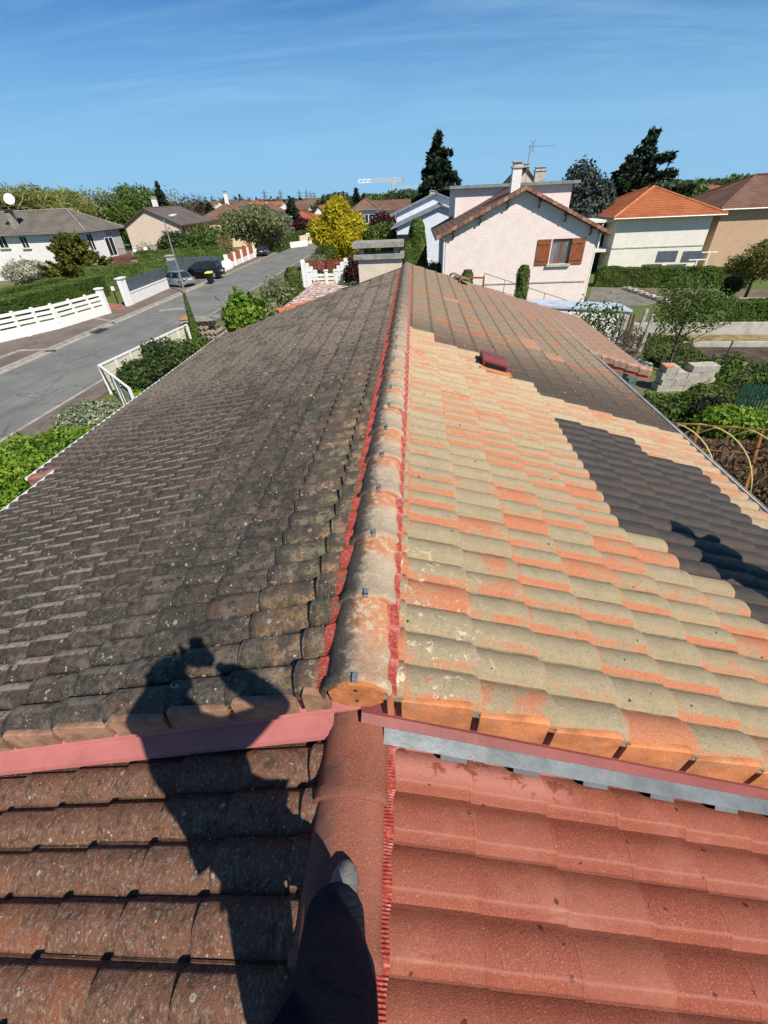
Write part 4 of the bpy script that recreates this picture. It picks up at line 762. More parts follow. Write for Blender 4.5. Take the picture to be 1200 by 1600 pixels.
for i in range(16):
    px = 325+i*19+rg.uniform(-5, 5); Y = rg.uniform(190, 330)
    town('distant brown roofed house on the skyline beyond the town', px, px+rg.uniform(14, 26), 321, 315+rg.uniform(-2, 1.5), Y, rg.choice([S_IV, S_WHITE, S_BEIGE]), rg.choice([R_BRN, R_DKB, R_RED]), rg.choice('xyh'), 'distant houses on the skyline', dep=12)
# ---- skyline: woods, pylons, crane
P = []; 
for i in range(26000): y = rg.uniform(420, 900); x = rg.uniform(-1.3, 1.3)*y; P.append((x, y, abs(rg.gauss(2.2, 1.9))*(.8+.5*math.sin(x*.02+y*.01))))
P = np.array(P); V, Q = leafquads(P, 3.2, np.tile([0, 0, .5], (len(P), 1)), asp=1.1); link(bpy.data.objects.new('far_woodland', npmesh('far_woodland', V, Q, L_FARG)), kind='stuff')
PYM = PM('pylon steel', (.13, .15, .17), .6, .1, .05, 0); py0 = None
for i, (px, pt, Y) in enumerate(((320, 306, 1500), (330, 305, 1600), (365, 305, 1500), (377, 305, 1450), (387, 307, 1600), (412, 297, 1250), (437, 297, 1250), (467, 297, 1300), (478, 297, 1350), (485, 299, 1500), (490, 299, 1500), (504, 305, 1700))):
    c = W(px, pt, Y); h = c[2]
    if py0 is None:
        py0 = thing('pylon', 'lattice electricity pylon on the skyline', 'pylon', (0, 0, 0), 'electricity pylons along the horizon'); m = MB()
        for sx in (-1, 1):
            for sy in (-1, 1): m.bar((sx*5, sy*5, 0), (sx*.8, sy*.8, 30), 1.7, 1.7).bar((sx*.8, sy*.8, 30), (0, 0, 48), 1.6, 1.6)
            for k in range(7): z = k*4.3; r_ = 5-4.2*k/7; r2 = 5-4.2*(k+1)/7; m.bar((-r_*sx, -r_, z), (r2*sx, -r2, z+4.3), .9, .9)
        m.build('tower', PYM, py0); m = MB()
        for z, l in ((30, 9), (36, 7.5), (42, 6)): m.bar((-l, 0, z), (l, 0, z), 1.3, 1.3).bar((-l, 0, z), (0, 0, z+3), .5, .5).bar((l, 0, z), (0, 0, z+3), .5, .5)
        m.build('crossarm', PYM, py0); o = py0
    else: o = copy_tree(py0, (0, 0, 0), 'lattice electricity pylon on the skyline')
    o.location = (c[0], Y, h-48)
T = thing('tower_crane', 'tower crane with red and white jib standing over the town', 'crane', (0, 0, 0)); YC = 420; c = W(616, 279, YC); cb = c[0]
CR = PM('crane pale steel', (.55, .50, .42), .6); CRR = PM('crane red steel', (.6, .12, .07), .6)
m = MB()
for sx in (-1, 1):
    for sy in (-1, 1): m.bar((cb+sx, YC+sy, 0), (cb+sx, YC+sy, c[2]-1), .5, .5)
for k in range(int(c[2]/3)): m.bar((cb-1, YC-1, k*3), (cb+1, YC-1, k*3+3), .3, .3)
m.build('mast', CR, T); a = W(559, 279, YC)[0]; e = W(631, 280, YC)[0]
def truss(x0, x1, z):
    m = MB().bar((x0, YC-.8, z), (x1, YC-.8, z), .5, .5).bar((x0, YC+.8, z), (x1, YC+.8, z), .5, .5).bar((x0, YC, z+1.8), (x1, YC, z+1.8), .5, .5); n = max(1, int(abs(x1-x0)/3))
    for k in range(n): u = x0+(x1-x0)*k/n; w2 = x0+(x1-x0)*(k+.5)/n; m.bar((u, YC-.8, z), (w2, YC, z+1.8), .3, .3)
    return m
truss(a, cb-18, c[2]-1.5).build('jib', WHITE, T); truss(cb-18, cb+6, c[2]-1.5).build('jib', CR, T); truss(cb+6, e, c[2]-1.5).build('counter_jib', CRR, T); MB().box(cb-1.3, cb+1.3, YC-1.3, YC+1.3, c[2]-4, c[2]-1.6).build('cab', CR, T)
T = thing('tower_crane', 'second fainter crane behind the spruce, only its jib showing', 'crane', (0, 0, 0)); YC = 700; c = W(680, 288, YC); a = W(622, 291, YC)[0]; truss(a, c[0], c[2]-2).build('jib', CR, T); MB().box(c[0]-1.2, c[0]+1.2, YC-1.2, YC+1.2, 0, c[2]).build('mast', CR, T)
# ============================================================ left side of the street
def pt(px, py, z=0): q = G(px, py, z); return (q[0], q[1])
# white fence with rails and low wall
def rail_fence():
    T = thing('white_fence', 'white rail fence on a low white wall along the far pavement', 'fence', (-28, 34, 0))
    P0 = np.array(pt(-60, 552)); P1 = np.array(pt(96, 515)); P2 = np.array(pt(170, 492))
    for A, B, n in ((P0, P1, 5), (P1, P2, 3)):
        d = B-A; L = np.linalg.norm(d); u = d/L; a3 = lambda t, z: (*(A+u*t), z)
        MB().bar(a3(0, .38), a3(L, .38), .2, .76).build('wall', WHITE, T)
        for k in range(n+1 if n == 5 else n): MB().bar(a3(L*k/n+(.0 if n == 5 else .3), .74), a3(L*k/n, 1.85), .16, .16).build('post', WHITE, T)
        for z in (1.0, 1.32, 1.66): MB().bar(a3(0, z), a3(L, z), .06, .2).build('rail', WHITE, T)
    MB().bar((*P2, 0), (*P2, 2.0), .42, .42).bar((*P2, 2.0), (*P2, 2.1), .56, .56).build('pillar', WHITE, T)
rail_fence()
def panel_wall():
    T = thing('panel_wall', 'low cream wall topped with blue grey boards beside the driveway', 'wall', (-27, 46, 0)); A = np.array(pt(206, 478)); B = np.array(pt(264, 452)); u = (B-A)/np.linalg.norm(B-A)
    MB().bar((*A, .5), (*B, .5), .22, 1.0).build('base', WHITE, T); MB().bar((*A, 1.06), (*B, 1.06), .3, .1).build('coping', WHITE, T)
    for i in range(4): MB().bar((*(A+u*.2), 1.22+.26*i), (*B, 1.22+.26*i), .05, .25).build('board', GREYB, T)
    for P_ in (A, A-u*.55): MB().bar((*P_, 0), (*P_, 2.3), .34, .34).bar((*P_, 2.3), (*P_, 2.4), .5, .5).build('pillar', WHITE, T)
panel_wall()
mb_ = G(186, 477); T = thing('mailbox_post', 'small white box on a black post between the two white pillars', 'post', (mb_[0], mb_[1], 0)); MB().tube([(mb_[0], mb_[1], 0), (mb_[0], mb_[1], 1.25)], .05, 8).build('post', BLACKP, T); MB().box(mb_[0]-.12, mb_[0]+.12, mb_[1]-.1, mb_[1]+.1, 1.25, 1.6).build('box', WHITE, T)
sheet('path', [pt(172, 487), pt(198, 487), pt(190, 476), pt(160, 476)], .125, PM('red brick path', (.30, .13, .09)))
# hedges and shrubs of the left garden
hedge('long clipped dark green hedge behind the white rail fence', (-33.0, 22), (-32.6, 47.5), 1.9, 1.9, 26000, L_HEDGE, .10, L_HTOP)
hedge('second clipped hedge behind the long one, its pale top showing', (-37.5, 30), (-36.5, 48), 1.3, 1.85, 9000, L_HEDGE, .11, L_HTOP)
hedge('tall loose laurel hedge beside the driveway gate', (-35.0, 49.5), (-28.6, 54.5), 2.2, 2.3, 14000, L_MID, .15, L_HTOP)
hedge('dark low hedge at the foot of the left house', (-50, 57.5), (-37, 58.5), 1.2, 1.6, 6000, L_DARK, .14)
hedge('bushy green hedge behind the parked cars', (-36, 62.5), (-25.5, 66.5), 2.4, 2.6, 14000, L_MID, .17)
c = W(103, 372, 57); conifer('gold tipped bushy conifer in front of the left house', c[0], 57, c[2]+.4, 3.2, 9000, .26, L_GOLD, tiers=11, droop=-.3, z0=.02, powr=.55, tr=.15, seed=5)
c = W(30, 408, 55); shrub('pale flowering shrub by the left house wall', c[0], 55, .3, 3.0, 1.6, 1.5, 5000, .17, L_PINKW)
c = W(55, 428, 54); shrub('small dark shrub right of the pale flowering one', c[0]+.5, 54.5, 0, 1.0, 1.0, .8, 1500, .14, L_DARK)
c = W(268, 374, 75); shrub('rounded dark evergreen bush before the beige gable', c[0], 75, 0, 2.6, 2.2, 2.4, 5000, .24, L_DARK)
c = W(325, 375, 74); shrub('broad olive green shrub behind the black car', c[0]-.5, 74, 0, 4.2, 2.4, 2.7, 9000, .22, L_MID, nb=7)
c = W(225, 385, 72); shrub('thin leafless whitish shrub beside the terrace', c[0], 72, .6, 1.7, 1.2, 1.5, 700, .16, L_PINKW)
for i, px in enumerate((346, 354)): c = W(px, 378, 71); shrub(('left plume of pampas grass', 'right plume of pampas grass')[i]+' behind the black car', c[0], 71, 0, .55, .5, 2.0, 900, .3, L_DRY, name='pampas_grass', cat='grass', asp=3.5, group='pampas grass clumps')
tree('broad pale olive tree over the pavement by the third lamp', -26.8, 84, 6.9, 5.6, 16000, .26, L_OLIVE, z0=.1, nb=12, seed=3, ry=5)
tree('wide blossoming tree beyond the olive one', -27.5, 98, 5.6, 4.2, 7000, .3, leafmat('pale blossom leaf', (.14, .16, .09), (.26, .28, .17), (.4, .4, .3)), z0=.1, nb=9, seed=6)
hedge('clipped hedge on the white wall along the far road', (-23.8, 84), (-22.8, 112), 1.2, 2.0, 8000, L_CYP, .2)
for a, b_, l in (((385, 401), (434, 393), 'first white garden wall along the far pavement'), ((436, 390), (480, 384), 'second white garden wall nearer the road end')):
    A, B = pt(*a), pt(*b_); MB().bar((*A, .45), (*B, .45), .25, .9).build('garden_wall', WHITE, label=l, cat='wall')
A, B = pt(470, 384), pt(495, 378); MB().bar((*A, .8), (*B, .8), .25, 1.6).build('garden_wall', S_CREAM, label='yellow garden wall near the end of the road', cat='wall')
A, B = pt(480, 381), pt(522, 376); MB().bar((*A, .9), (*B, .9), .25, 1.8).build('garden_wall', WHITE, label='tall white wall closing the end of the road', cat='wall')
# orange fence with white pillars
T = thing('orange_fence', 'orange board fence between white pillars beside the pavement', 'fence', (-26, 72, 0)); A = np.array(pt(357, 421)); B = np.array(pt(398, 403)); u = (B-A)
for k in range(5):
    p = A+u*k/4; MB().bar((*p, 0), (*p, 1.75), .45, .45).build('pillar', WHITE, T)
    if k < 4:
        q = A+u*(k+1)/4; MB().bar((*p, .35), (*q, .35), .2, .7).build('base', WHITE, T)
        n = 9
        for i in range(n): s = p+(q-p)*((i+.5)/n); h_ = 1.75+.35*math.sin(math.pi*(i+.5)/n)*(k > 1); MB().bar((*s, .72), (*s, h_), .05, np.linalg.norm(q-p)/n*.92).build('fence_board', ORANGE, T)
# driveway fence panels behind the cars, stone pillar
T = thing('grey_fence', 'blue grey panel fence behind the silver car', 'fence', (-30, 57, 0)); A = np.array(pt(252, 437)); B = np.array(pt(284, 432)); 
for i in range(8): p, q = A+(B-A)*i/8, A+(B-A)*(i+.96)/8; MB().bar((*p, .95), (*q, .95), .06, 1.8).build('panel', GREYB, T)
T = thing('sliding_gate', 'blue grey sliding gate behind the black car', 'gate', (-28, 61, 0))
for i in range(12): x = -30.5+.5*i; MB().bar((x, 61.2+.02*i, 1.0), (x+.46, 61.2+.02*i, 1.0), .06, 1.9).build('panel', GREYB, T)
p = pt(274, 431); T = MB().at(*p).box(-.35, .35, -.35, .35, 0, 2.2).box(-.45, .45, -.45, .45, 2.2, 2.32).build('stone_pillar', CONCP, label='pale stone gate pillar between the grey panels and gate', cat='pillar')
for i in range(3):
    x, y = pt(350+i*4.5, 425-2*i); T = shrub; b = MB(); b.loft([[(x+math.cos(a)*r_, y+math.sin(a)*r_, z) for a in np.linspace(0, 6.283, 11)[:-1]] for z, r_ in ((0, .45), (.4, .6), (.9, .5), (1.2, .25))]); b.build('white_bag', WHITE, label=['nearest','middle','farthest'][i]+' of the white bags standing behind the black car', cat='bag', group='white bags on the pavement', smooth=True)
# ---- cars
def car(label, x, y, ang, paint, L=4.3, Wd=1.75, H=1.45, suv=False, rear_plate=True):
    T = thing('parked_car', label, 'car', (x, y, .12), 'cars parked off the road'); M0 = MB
    def mk(): return MB().at(x, y, .12, ang)
    hw = Wd/2; z1 = .62*H
    def ring(xx, w_, zb, zt, rnd=.12): return [(xx, -w_, zb), (xx, w_, zb), (xx, w_*1.02, (zb+zt)/2), (xx, w_-rnd*.5, zt-rnd*.3), (xx, w_-rnd*1.6, zt), (xx, -w_+rnd*1.6, zt), (xx, -w_+rnd*.5, zt-rnd*.3), (xx, -w_*1.02, (zb+zt)/2)]
    b = mk().loft([ring(-L/2, hw*.78, .38, .66), ring(-L/2+.12, hw*.9, .24, z1*.93), ring(-L/2+.5, hw, .2, z1), ring(0, hw, .2, z1*.99), ring(L/2-1.15, hw, .2, z1*.96), ring(L/2-.45, hw*.95, .22, z1*.82), ring(L/2-.1, hw*.84, .28, z1*.68), ring(L/2, hw*.7, .36, z1*.55)]); body = b.build('body', paint, T, smooth=True, sharp=40)
    xr0 = -L/2+(.28 if suv else .55); xr1 = -L/2+(.55 if suv else 1.15); xf1 = .35; xf0 = L/2-1.15
    def cring(xx, w_, z): return [(xx, -w_, z), (xx, w_, z)]
    w0, w1 = hw*.93, hw*.74; zt = H
    sec = lambda xx, wb, wt, zb, zt_: [(xx, -wb, zb), (xx, wb, zb), (xx, wt, zt_), (xx, -wt, zt_)]
    mk().loft([sec(xr0, w0*.95, w0*.9, z1*.9, z1+.01), sec(xr1, w0, w1, z1*.9, zt-.05), sec((xr1+xf1)/2, w0, w1*1.02, z1*.9, zt), sec(xf1, w0, w1, z1*.9, zt-.05), sec(xf0, w0*.95, w0*.88, z1*.9, z1+.0)]).build('glasshouse', GLASS, T, smooth=True, sharp=30)
    mk().loft([[(xr1-.08, -w1*.96, zt-.055), (xr1-.08, w1*.96, zt-.055), (xr1-.08, w1*.9, zt-.01), (xr1-.08, -w1*.9, zt-.01)], [((xr1+xf1)/2, -w1*1.03, zt-.03), ((xr1+xf1)/2, w1*1.03, zt-.03), ((xr1+xf1)/2, w1*.93, zt+.035), ((xr1+xf1)/2, -w1*.93, zt+.035)], [(xf1+.06, -w1, zt-.075), (xf1+.06, w1, zt-.075), (xf1+.06, w1*.9, zt-.02), (xf1+.06, -w1*.9, zt-.02)]]).build('roof', paint, T, smooth=True)
    for s in (-1, 1):
        m = mk()
        for xa_, xb_ in ((xr0+.05, xr1), (-.25, -.2), (xf0-.05, xf1)): m.bar((xa_, s*(w0*.96), z1), (xb_, s*(w1+.01), zt-.05), .07, .05)
        m.build('window_pillar', paint, T); mk().box(xf0-.35, xf0-.15, s*hw-.02 if s > 0 else s*hw-.2, s*hw+.2 if s > 0 else s*hw+.02, z1, z1+.14).build('mirror', paint, T)
        mk().box(-L/2-.005, -L/2+.14, s*hw*.84-.08, s*hw*.84+.08, .66, .80 if not suv else .92).build('taillight', PM('tail light', (.14, .006, .006), .2, 0, 1, 0) if 'tail light' not in bpy.data.materials else bpy.data.materials['tail light'], T)
        mk().box(L/2-.3, L/2-.06, s*hw*.66-.16, s*hw*.66+.16, .5, .66).build('headlight', GREYM, T)
        for xx in (-L/2+.78, L/2-.85):
            r_ = .33 if not suv else .38; w_ = mk().tube([(xx, s*(hw-.2), r_), (xx, s*(hw+.02), r_)], r_, 18).build('wheel', BLACKP, T, smooth=True, sharp=40); mk().tube([(xx, s*(hw+.0), r_), (xx, s*(hw+.035), r_)], r_*.62, 12).build('rim', GREYM, w_)
    mk().box(-L/2-.02, -L/2+.02, -.26, .26, .66, .78).build('number_plate', PM('plate', (.6, .6, .55)) if 'plate' not in bpy.data.materials else bpy.data.materials['plate'], T)
    return T
def paintm(n, c, r=.25, mt=.5): k = NT(n); k.col(c); k.rough(r); k.b.inputs['Metallic'].default_value = mt; k.b.inputs['Coat Weight'].default_value = .6; k.b.inputs['Specular IOR Level'].default_value = .5; return k.m
car('silver hatchback parked on the driveway beside the black car', -26.2, 51.8, math.atan2(.42, -.9), paintm('silver paint', (.30, .34, .38)), 4.3, 1.75, 1.45)
car('black estate car parked across the pavement behind the wheelie bin', -25.4, 57.2, math.pi-.04, paintm('black paint', (.006, .007, .008), .15, .2), 4.9, 1.9, 1.72, True)
car('dark grey car parked under the olive tree', -24.6, 80, math.pi/2+.15, paintm('dark paint', (.02, .025, .03), .2, .3), 4.3, 1.75, 1.45)
x, y = pt(330, 442, .1); T = thing('wheelie_bin', 'black wheelie bin with yellow lid on the pavement by the black car', 'bin', (x, y, .11))
MB().loft([[(x-.24, y-.28, .16), (x+.24, y-.28, .16), (x+.24, y+.24, .16), (x-.24, y+.24, .16)], [(x-.32, y-.36, 1.1), (x+.32, y-.36, 1.1), (x+.32, y+.36, 1.1), (x-.32, y+.36, 1.1)]]).build('body', BLACKP, T)
MB().loft([[(x-.35, y-.4, 1.1), (x+.35, y-.4, 1.1), (x+.35, y+.42, 1.1), (x-.35, y+.42, 1.1)], [(x-.3, y-.34, 1.2), (x+.3, y-.34, 1.2), (x+.3, y+.38, 1.24), (x-.3, y+.38, 1.24)]]).build('lid', YELP, T)
for s in (-1, 1): MB().tube([(x+s*.26, y+.25, .22), (x+s*.32, y+.25, .22)], .11, 10).build('wheel', BLACKP, T)
# ---- street lamps
lamp0 = None; LT = ['nearest street lamp, on the pavement by the silver car', 'second street lamp, beside the dark car under the olive tree', 'third street lamp, by the first white garden wall', 'fourth street lamp, by the yellow garden wall']
for i, (px, py) in enumerate(((289, 458), (402, 415), (467, 389), (494, 379))):
    x, y = pt(px, py, .1)
    if lamp0 is None:
        lamp0 = thing('street_lamp', LT[0], 'street lamp', (x, y, .1), 'street lamps along the far pavement'); MB().tube([(x, y, .1), (x, y, 3), (x, y, 6.35), (x+.15, y, 6.5)], [.1, .075, .05, .05], 8).build('pole', GREYM, lamp0, smooth=True)
        MB().tube([(x+.1, y, 6.47), (x+.9, y, 6.62)], .04, 6).build('arm', GREYM, lamp0); MB().loft([[(x+.6, y-.08, 6.56), (x+.6, y+.08, 6.56), (x+.6, y+.08, 6.66), (x+.6, y-.08, 6.66)], [(x+.9, y-.16, 6.56), (x+.9, y+.16, 6.56), (x+.9, y+.12, 6.72), (x+.9, y-.12, 6.72)], [(x+1.4, y-.1, 6.64), (x+1.4, y+.1, 6.64), (x+1.4, y+.06, 6.74), (x+1.4, y-.06, 6.74)]]).build('lamp_head', PM('lamp head', (.5, .5, .48), .4), lamp0)
    else: copy_tree(lamp0, (x, y, .1), LT[i])
# ---- trees of the left skyline
c = W(50, 283, 88)
for i, (px, top, Y, rx, l) in enumerate(((-15, 285, 84, 7, 'weeping willow at the left edge behind the roof'), (45, 286, 88, 7, 'tallest weeping willow behind the satellite dish'), (85, 295, 92, 6, 'weeping willow right of the satellite dish'))):
    c = W(px, top, Y); t = tree(l, c[0], Y, c[2], rx, 9000, .42, L_WILLOW, 'weeping willows behind the left house', 'willow_tree', z0=.15, nb=12, seed=20+i, asp=3.2, fill=.2)
for l, px, top, Y, rx, n, sz, mt, z0, kw in (
    ('bare greyish tree just right of the willows', 128, 284, 100, 5.0, 2600, .35, L_OLIVE, .25, dict(depth=3, bark=BARKG)),
    ('round dark green tree behind the hip roofed house', 175, 297, 104, 5.6, 14000, .34, L_HEDGE, .05, {}),
    ('tall light green tree above the beige gable', 213, 282, 120, 7.0, 12000, .38, L_MID, .15, {}),
    ('bare twiggy tree above the grey purple roof', 262, 287, 125, 5.0, 900, .3, L_OLIVE, .2, dict(depth=3, bark=BARKG)),
    ('second bare twiggy tree right of the first', 290, 295, 125, 6.0, 1500, .3, L_PURP, .2, dict(depth=3, bark=BARKG)),
    ('green tree left of the yellow tree on the skyline', 525, 301, 150, 6.0, 4000, .55, L_FARG, .2, {}),
    ('small round tree by the tower crane', 630, 296, 150, 6.5, 4000, .55, L_FARG, .2, {}),
    ('green tree behind the long brown roof', 575, 303, 170, 5.5, 3000, .55, L_MID, .2, {}),
    ('dark purple tree before the town house with balcony', 598, 326, 92, 2.6, 3500, .28, L_PURP, .05, {}),
    ('dark purple tree before the red roofed house', 470, 342, 108, 3.0, 3500, .3, L_PURP, .05, {}),
    ('low dark tree between the town roofs', 497, 315, 155, 5, 3000, .45, L_DARK, .1, {}),
    ('bushy green tree behind the orange roofed house', 1098, 289, 75, 4.0, 6000, .34, L_MID, .1, {}),
    ('leafy young tree leaning over the brown roof', 1160, 268, 78, 3.2, 1800, .34, L_MID, .15, dict(depth=3))):
    c = W(px, top, Y); tree(l, c[0], Y, c[2], rx, n, sz, mt, z0=z0, seed=px, **kw)
for l, px, top, Y, r, n, sz, kw in (
    ('slim dark conifer left of the bare trees', 243, 281, 118, 3.2, 5000, .4, {}), ('dark conifer in town, beside the small brown roof', 453, 309, 118, 2.8, 4000, .36, dict(z0=.02, powr=.6)),
    ('thin conifer behind the yellow tree', 556, 292, 150, 3.4, 3500, .5, {}), ('small dark conifer on the left skyline', 325, 315, 112, 3.0, 2500, .4, dict(powr=.6)), ('conifer tip right of the thin one', 568, 302, 160, 3, 2500, .5, {}), ('dark small conifer above the brown roof right', 1188, 277, 76, 2.6, 3000, .3, {})):
    c = W(px, top, Y); conifer(l, c[0], Y, c[2], r, n, sz, L_SPRUCE, seed=px, **kw)
c = W(687, 203, 75); conifer('tall dark spruce rising behind the blue white house', c[0], 75, c[2], 5.6, 17000, .40, L_SPRUCE, tiers=21, droop=.30, gap=.30, powr=.8, z0=.12, seed=9)
c = W(1026, 198, 62); conifer('tall spreading cedar behind the orange roofed house', c[0], 62, c[2], 6.0, 14000, .34, L_SPRUCE, tiers=13, droop=-.02, gap=.34, powr=.85, z0=.15, seed=15)
c = W(985, 243, 60); conifer('shorter dark conifer left of the tall cedar', c[0], 60, c[2], 4.2, 12000, .34, L_SPRUCE, tiers=16, droop=.1, gap=.1, powr=.6, z0=.05, seed=16)
c = W(930, 255, 58); tree('broad blue grey conifer between pink and orange roofed houses', c[0], 58, c[2], 3.9, 20000, .26, L_BLUE, name='conifer', cat='conifer', z0=.02, nb=12, seed=31)
# ---- middle: yellow tree, topiary
c = W(537, 308, 60); tree('bright yellow tree at the kerb near the road end', -8.9, 60, c[2], 3.2, 24000, .2, L_YEL, z0=.12, nb=14, seed=44, fill=.25, depth=3)
c = W(592, 345, 62); tree('round green tree behind the concrete chimney cap', c[0], 62, c[2], 3.0, 9000, .2, L_MID, z0=.1, seed=45)
c = W(652, 343, 42); column('tall domed clipped conifer beside the pink house', c[0], 42, c[2], 1.15, 9000, .13, L_HEDGE, taper=.45)
c = W(636, 378, 33); column('dark clipped column directly behind the chimney', c[0], 33, c[2], .38, 2500, .1, L_CYP, taper=.97)
c = W(675, 385, 40); shrub('mixed green shrub between topiary and pink house', c[0]+.1, 40, .6, 1.0, 1, 1.3, 2500, .14, L_MID)
for px, top, Y, r, l in ((731, 422, 30, .36, 'small clipped column by the brown rail and pink wall'), (820, 415, 27.5, .36, 'leaning clipped column before the pink house window')):
    c = W(px, top, Y); column(l, c[0], Y, c[2], r, 3500, .07, L_CYP, taper=.95, group='clipped columns before the pink house')
c = W(455, 419, 33); column('square clipped cypress column beside the magnolia', c[0], 33, c[2], .52, 5000, .09, L_CYP, taper=1.0)
c = W(287, 458, 25.5); column('slender cypress leaning over the near garden fence', c[0], 25.5, c[2], .36, 4000, .07, L_CYP, name='cypress', cat='cypress', taper=.12)
# neighbour terrace: white walls, red lattice, planter hedge
T = thing('white_terrace_wall', 'stepped white garden wall with red metal lattice and pillars', 'wall', (-10, 50, 0)); YW = 46.0
a = W(467, 445, YW); b_ = W(541, 440, YW); x0, x1 = a[0], b_[0]
MB().box(x0+1.4, x1-.4, YW, YW+.25, 0, .9).build('base', S_CREAM, T)
for z in (1.0, 1.32): MB().box(x0+1.2, x1-.4, YW-.03, YW+.2, z, z+.2).build('rail', WHITE, T)
for x in (x0+1.2, x0+2.8, x1-.9, x1-.4): MB().box(x-.14, x+.14, YW-.06, YW+.28, 0, 1.75).box(x-.2, x+.2, YW-.1, YW+.32, 1.75, 1.85).build('pillar', WHITE, T)
for i in range(4): MB().box(x0+.1+.38*i, x0+.5+.38*i, YW+1.5, YW+1.75, 0, 2.6-.3*i).build('step_block', WHITE, T); MB().box(x1-.3-.38*i, x1+.1-.38*i, YW+1.5, YW+1.75, 0, 2.6-.3*i).build('step_block', WHITE, T)
m = MB()
for i in range(22): x = x0+.7+(x1-x0-1.4)*i/22; m.bar((x, YW+1.6, 1.6), (x+.5, YW+1.6, 2.5), .035, .035).bar((x+.5, YW+1.6, 1.6), (x, YW+1.6, 2.5), .035, .035)
m.bar((x0+.5, YW+1.6, 2.5), (x1-.3, YW+1.6, 2.5), .06, .06); m.build('lattice', PM('dark red metal', (.28, .03, .03), .5), T)
c = W(515, 408, 50); column('small pointed conifer behind the red lattice', c[0], 50, c[2]+.6, .95, 2500, .12, L_HEDGE, name='conifer', taper=.1); c = W(497, 402, 52); shrub('grey green flowering shrub behind the red lattice', c[0], 51, .4, 1.4, 1, 1.3, 3000, .15, L_PALE); c = W(505, 396, 54); shrub('rounded bright shrub above the red lattice', c[0], 54.5, .8, 1.5, 1.2, 1.4, 3000, .16, L_CYP)
c = W(555, 402, 45); shrub('dark purple shrub left of the chimney', c[0], 45, 0, 1.3, 1.1, 1.7, 4000, .15, L_PURP); c = W(550, 430, 38); shrub('low mixed shrub at the foot of the chimney', c[0], 38, 0, 1.1, 1, 1.1, 3000, .13, L_MID)
# neighbour garage roof with orange edge tiles
SPK = (lambda k: (k.col(k.mix(k.step(k.noise(k.pos(), 5.5, 3, .7), .46, .54), (.24, .11, .085), (.60, .50, .44))), k.rough(.95), k.bump(k.noise(k.pos(), 6, 3), .6, .05), k.m)[3])(NT('mottled tile'))
T = thing('neighbour_garage', 'low neighbour building with mottled pink tile roof edged in orange', 'garage', (-6, 25, 0)); P_ = [G(434, 486, 3.1), G(520, 462, 3.2), G(560, 450, 3.25), G(540, 446, 3.3), G(492, 445, 3.2)]
P_ = [(q[0], q[1], 3.1+.06*i) for i, q in enumerate(P_)]; MB().prism(P_, (0, 0, -.12)).build('roof', SPK, T)
A, B = np.array(P_[0]), np.array(P_[1]); n = 9
for i in range(n): p, q = A+(B-A)*i/n, A+(B-A)*(i+.93)/n; MB().bar(tuple(p+[0, -.12, .02]), tuple(q+[0, -.12, .05]), .34, .12).build('edge_tile', PM('orange edge %d' % i, (.52+.03*(i % 3), .17+.02*(i % 2), .09)), T)
xs = [p[0] for p in P_]; MB().prism([(p[0], p[1], 0) for p in P_], (0, 0, 2.95)).build('wall', S_CREAM, T)
T = thing('orange_gate', 'orange wooden gate boards beside the clipped cypress', 'gate', (-9, 38, 0)); c = W(478, 440, 36)
for i in range(5): MB().bar((c[0]-.9+.3*i, 36, .3), (c[0]-.9+.3*i, 36, 2.2-.2*i), .06, .27).build('gate_board', ORANGE, T)
for i in range(2): MB().bar((c[0]+.75+.3*i, 35.6, .6), (c[0]+.6+.3*i, 35.6, 2.5), .09, .09).build('gate_post', ORANGE, T)
# ---- near left garden
c = W(383, 432, 26); shrub('big bright green laurel shrub above the roof edge', c[0], 25, .8, 1.35, 1.1, 1.55, 7000, .17, L_BRIGHT, nb=8, seed=7)
c = W(425, 425, 25); tree('young magnolia with sparse leaves beside the laurel', c[0]+.1, 25, c[2], 1.2, 1500, .13, L_OLIVE, z0=.2, seed=8, tr=.07, depth=3, bark=BARKG); c = W(357, 440, 34); shrub('little purple leaved shrub left of the laurel', c[0], 34, .6, .45, .4, .7, 900, .1, L_PURP)
c = W(365, 490, 21); shrub('dense low greenery under the laurel shrub', c[0]+.8, 21.5, 0, 1.6, 1.1, .9, 4500, .12, L_MID); shrub('green tuft behind the metal garden arch', c[0]+2.6, 22.5, 0, 1.2, 1.0, 1.0, 2500, .13, L_CYP)
# cream fence with pale rails on near side
T = thing('near_fence', 'cream low fence with white top rail at the near pavement', 'fence', (-14, 24, 0)); A = np.array(pt(155, 572, 1.4)); B = np.array(pt(292, 508, 1.4)); Cc = np.array(pt(208, 622, 1.0))
FC = PM('cream fence panel', (.62, .58, .44), .7, .1)
for (p, q, n) in ((A, B, 7), (A, Cc, 2)):
    for k in range(0 if n > 3 else 1, n+1): s = p+(q-p)*k/n; MB().bar((*s, 0), (*s, 1.45), .09, .09).build('post', WHITE, T)
    MB().bar((*p, 1.43 if n > 3 else 1.425), (*q, 1.43 if n > 3 else 1.41), .09, .07).build('rail', WHITE, T)
    if n > 3:
        for k in range(n):
            for z in (.3, .72, 1.12): s, e_ = p+(q-p)*(k+.03)/n, p+(q-p)*(k+.97)/n; MB().bar((*s, z), (*e_, z), .04, .36).build('fence_board', FC, T)
MB().bar((*(A+(Cc-A)*.35), .7), (*(A+(Cc-A)*.6), .7), .05, 1.2).bar((*(A+(Cc-A)*.7), .6), (*Cc, .6), .06, 1.0).build('gate_leaf', FC, T)
A2 = np.array(pt(65, 690, .6)); MB().bar((*Cc, .3), (-10.6, 8, .3), .16, .6).build('base', WHITE, T)
